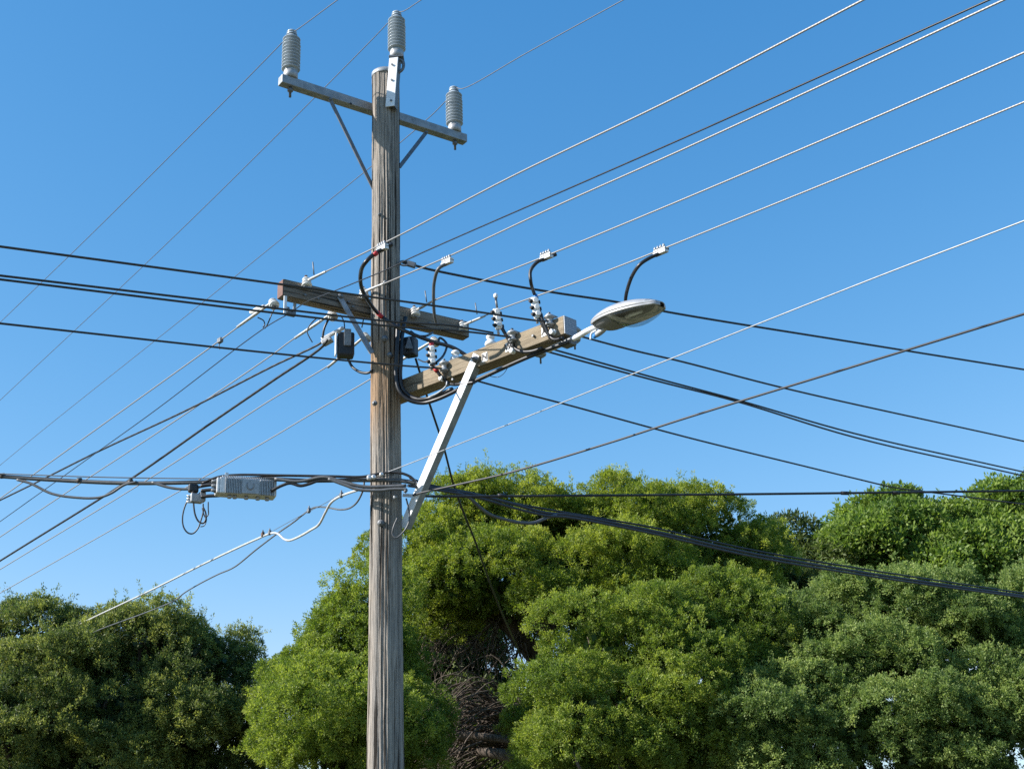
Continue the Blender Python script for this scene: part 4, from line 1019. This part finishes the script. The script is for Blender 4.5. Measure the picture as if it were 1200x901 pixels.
# dark tree at the left edge
tree('conifer_tree', 'dark olive feathery tree filling the lower left corner', [
    (-60, 792, 22.6, 80, 75), (30, 766, 22.6, 62, 54), (105, 762, 22.6, 55, 42), (170, 765, 22.7, 58, 44), (235, 772, 22.8, 55, 46), (284, 800, 23, 32, 46),
    (0, 850, 21.6, 62, 48), (60, 810, 22.0, 60, 60), (140, 840, 22.0, 60, 50), (215, 850, 22.4, 55, 55), (110, 915, 22, 80, 50), (20, 930, 21.6, 80, 55), (235, 930, 22.4, 66, 50), (275, 850, 22.9, 42, 60), (10, 900, 23.2, 70, 50), (150, 880, 23.3, 80, 50), (70, 840, 23.4, 60, 40), (190, 800, 23.6, 70, 44), (292, 862, 23.3, 34, 60)],
    'olive', 11, (P(120, 900, 23)[0], 23.2), L=.045, Wd=.017, sub=.44, dens=44, K=48, spray=.07, gap=.3, head=.075)
# low bright tree left of the pole
tree('bushy_tree', 'low bright green bushy tree directly behind the foot of the pole', [
    (410, 778, 20.4, 58, 58), (440, 735, 20.8, 58, 56), (356, 808, 20.2, 46, 46), (358, 852, 19.6, 42, 58), (395, 850, 19.2, 74, 60), (452, 850, 19.6, 40, 60), (460, 808, 20.6, 24, 34), (392, 925, 19.2, 62, 50), (425, 920, 19.2, 60, 50), (408, 748, 20.6, 28, 30)],
    'fresh', 12, (P(400, 900, 20)[0], 20.2), trunk_r=.16, L=.040, Wd=.0155, sub=.40, dens=52, K=46, spray=.02, head=.062)
# the big domed tree
big, big_lobes = tree('paperbark_tree', 'large domed green tree right of the pole with shaded limbs beneath', [
    (535, 628, 23.0, 62, 56), (600, 620, 23.4, 72, 60), (650, 618, 23.4, 55, 48), (715, 615, 23.4, 68, 54), (775, 618, 23.6, 68, 54), (838, 632, 23.8, 62, 54), (875, 672, 24, 38, 42),
    (510, 675, 22.6, 46, 66), (565, 680, 22.2, 66, 56), (640, 680, 22.0, 66, 54), (705, 680, 22.2, 62, 54), (770, 690, 22.6, 66, 54), (840, 700, 23.2, 62, 64), (500, 720, 23.2, 40, 40), (600, 700, 22.6, 60, 40), (690, 715, 23, 60, 40)],
    'yellowish', 13, (P(672, 860, 24)[0], 24.4), trunk_r=.40, pick=[2, 3, 4, 5, 6, 9, 10, 11, 12, 15], L=.044, Wd=.0165, sub=.46, dens=46, K=48, spray=.03, head=.07)
# front green tree
tree('bushy_tree', 'fresh green bushy tree in front of the big domed tree, centre right', [
    (775, 735, 20.6, 56, 50), (705, 765, 20.2, 52, 52), (785, 775, 20.3, 64, 58), (676, 830, 19.6, 50, 46), (710, 845, 19.4, 70, 54), (790, 825, 19.8, 64, 56), (845, 725, 21.2, 50, 56), (672, 890, 19.4, 46, 40), (860, 810, 20.8, 46, 70), (720, 910, 19.6, 60, 40), (820, 890, 20.2, 60, 50), (870, 880, 20.8, 40, 50), (800, 890, 21.6, 60, 60), (700, 800, 21.8, 60, 60), (740, 850, 21.6, 70, 60), (660, 870, 21, 40, 50)],
    'fresh', 14, (P(760, 900, 20.6)[0], 20.9), trunk_r=.18, bark='palebark', L=.041, Wd=.016, sub=.40, dens=50, K=46, spray=.02, head=.062)
# deep tree between
tree('shade_tree', 'deep green shaded tree between the domed tree and the right-hand trees', [
    (912, 668, 26.5, 44, 44), (948, 700, 26.5, 40, 44), (900, 720, 26, 50, 60), (940, 760, 26, 60, 60), (900, 830, 25.5, 60, 70), (960, 830, 25.5, 60, 60)],
    'deep', 15, (P(930, 900, 26)[0], 26.3), L=.11, Wd=.034, sub=.45, dens=60, K=10)
tree('shade_tree', 'deep green shaded tree seen only through the gap under the domed tree', [  # backing tree added to darken the hollow; shade put into its dark leaves
    (500, 770, 27.5, 60, 56), (535, 850, 27, 56, 50), (490, 900, 27, 70, 60), (600, 915, 27, 60, 60), (670, 850, 27.5, 40, 60), (560, 745, 28, 34, 40), (552, 800, 27.2, 32, 46), (570, 862, 27, 36, 34)],
    'deep', 19, (P(560, 900, 27.4)[0], 27.6), L=.11, Wd=.034, sub=.45, dens=60, K=10)
# bright tree behind at right
tree('broadleaf_tree', 'bright green broadleaf tree at the upper right behind the grey-green one', [
    (1018, 632, 27, 40, 34), (1055, 626, 27, 52, 40), (1110, 634, 27, 56, 46), (1150, 628, 27, 50, 40), (1190, 640, 27, 50, 42), (1225, 635, 27, 60, 50), (1020, 665, 26.4, 58, 46), (1095, 670, 26.2, 66, 46), (1175, 670, 26.2, 66, 46), (1000, 665, 26.8, 36, 40), (1250, 690, 26.4, 60, 60)],
    'bright', 16, (P(1100, 900, 26.6)[0], 27), L=.095, Wd=.05, sub=.5, dens=34, K=20, spread=1.1, head=.11, spray=.06)
# grey-green tree in front at right
tree('olive_tree', 'grey-green small-leaved tree filling the lower right corner', [
    (985, 715, 21.4, 46, 44), (1045, 722, 21.2, 66, 56), (1125, 730, 21.0, 66, 56), (1195, 745, 21, 58, 60), (945, 770, 20.8, 52, 52), (1000, 790, 20.5, 60, 52), (1080, 790, 20.4, 66, 52), (1165, 805, 20.2, 66, 56),
    (910, 850, 20.0, 52, 54), (985, 865, 19.7, 66, 52), (1070, 865, 19.6, 66, 54), (1150, 875, 19.5, 66, 50), (1230, 850, 19.8, 60, 80), (900, 910, 19.9, 60, 40), (1240, 770, 20.6, 50, 60), (960, 950, 20.2, 70, 50), (1060, 950, 20.2, 80, 50), (1160, 950, 20.2, 80, 50)],
    'greyish', 17, (P(1060, 900, 20.8)[0], 21.2), L=.040, Wd=.020, sub=.42, dens=50, K=44, spray=.02, head=.066, spread=1.15)
print('leaves', NLEAF)

# dead branches hanging under the domed tree
db = MB(); rng = np.random.RandomState(8)
for i in range(170):
    a = P(rng.uniform(580, 625), rng.uniform(822, 880), 22.4 + rng.rand() * .9)
    b = P(rng.uniform(478, 540), rng.uniform(815, 930), 21.6 + rng.rand() * 1.2); mid = (a + b) / 2 + UP * rng.uniform(-.1, .42) + rng.randn(3) * .2
    db.tube([a, mid, b], [.02 * rng.uniform(.4, 1.8), .011 * rng.uniform(.5, 1.5), .004], 5, 5)
for i in range(160):
    a = P(rng.uniform(500, 620), rng.uniform(700, 760), 22.8 + rng.rand() * .6)
    b = a + np.array([rng.uniform(-.9, .4), rng.uniform(-.5, .3), rng.uniform(-1.1, -.3)]); db.tube([a, (a + b) / 2 + rng.randn(3) * .1, b], [.014, .008, .003], 5, 4)
db.build('dead_branches', 'palebark', big)
lm = MB()
lm.tube(path([(560, 880, 22), (590, 884, 21.8), (612, 893, 21.6), (622, 908, 21.5)]), [.07, .1, .09, .06], 10)
lm.tube(path([(500, 868, 22.4), (540, 862, 22), (590, 866, 21.8), (630, 880, 21.8)]), [.05, .07, .06, .05], 10)
lm.build('fallen_limb', 'palebark', big)
lm = MB()
lm.tube(path([(548, 660, 23.2), (590, 720, 23.1), (608, 745, 23.2), (632, 776, 23.4), (650, 830, 23.8), (650, 900, 24.2)]), [.10, .15, .17, .18, .24, .3], 12)
lm.tube(path([(662, 690, 23.4), (648, 740, 23.5), (640, 780, 23.5), (650, 830, 23.8)]), [.07, .09, .1, .14], 10)
lm.tube(path([(500, 690, 23), (530, 715, 23), (570, 722, 23.1), (600, 738, 23.1)]), [.04, .07, .09, .1], 10)
for pts in ([(612, 748, 23.2), (604, 775, 23), (608, 800, 22.8), (600, 822, 22.6)], [(640, 790, 23.6), (618, 785, 23.5), (600, 770, 23.3)], [(585, 728, 23), (576, 755, 22.9), (582, 790, 22.8)]):
    lm.tube(path(pts), [.03, .02, .008], 6)
lm.build('limb', 'bark', big)

for o in list(bpy.data.objects):
    if '_o' in o: del o['_o']
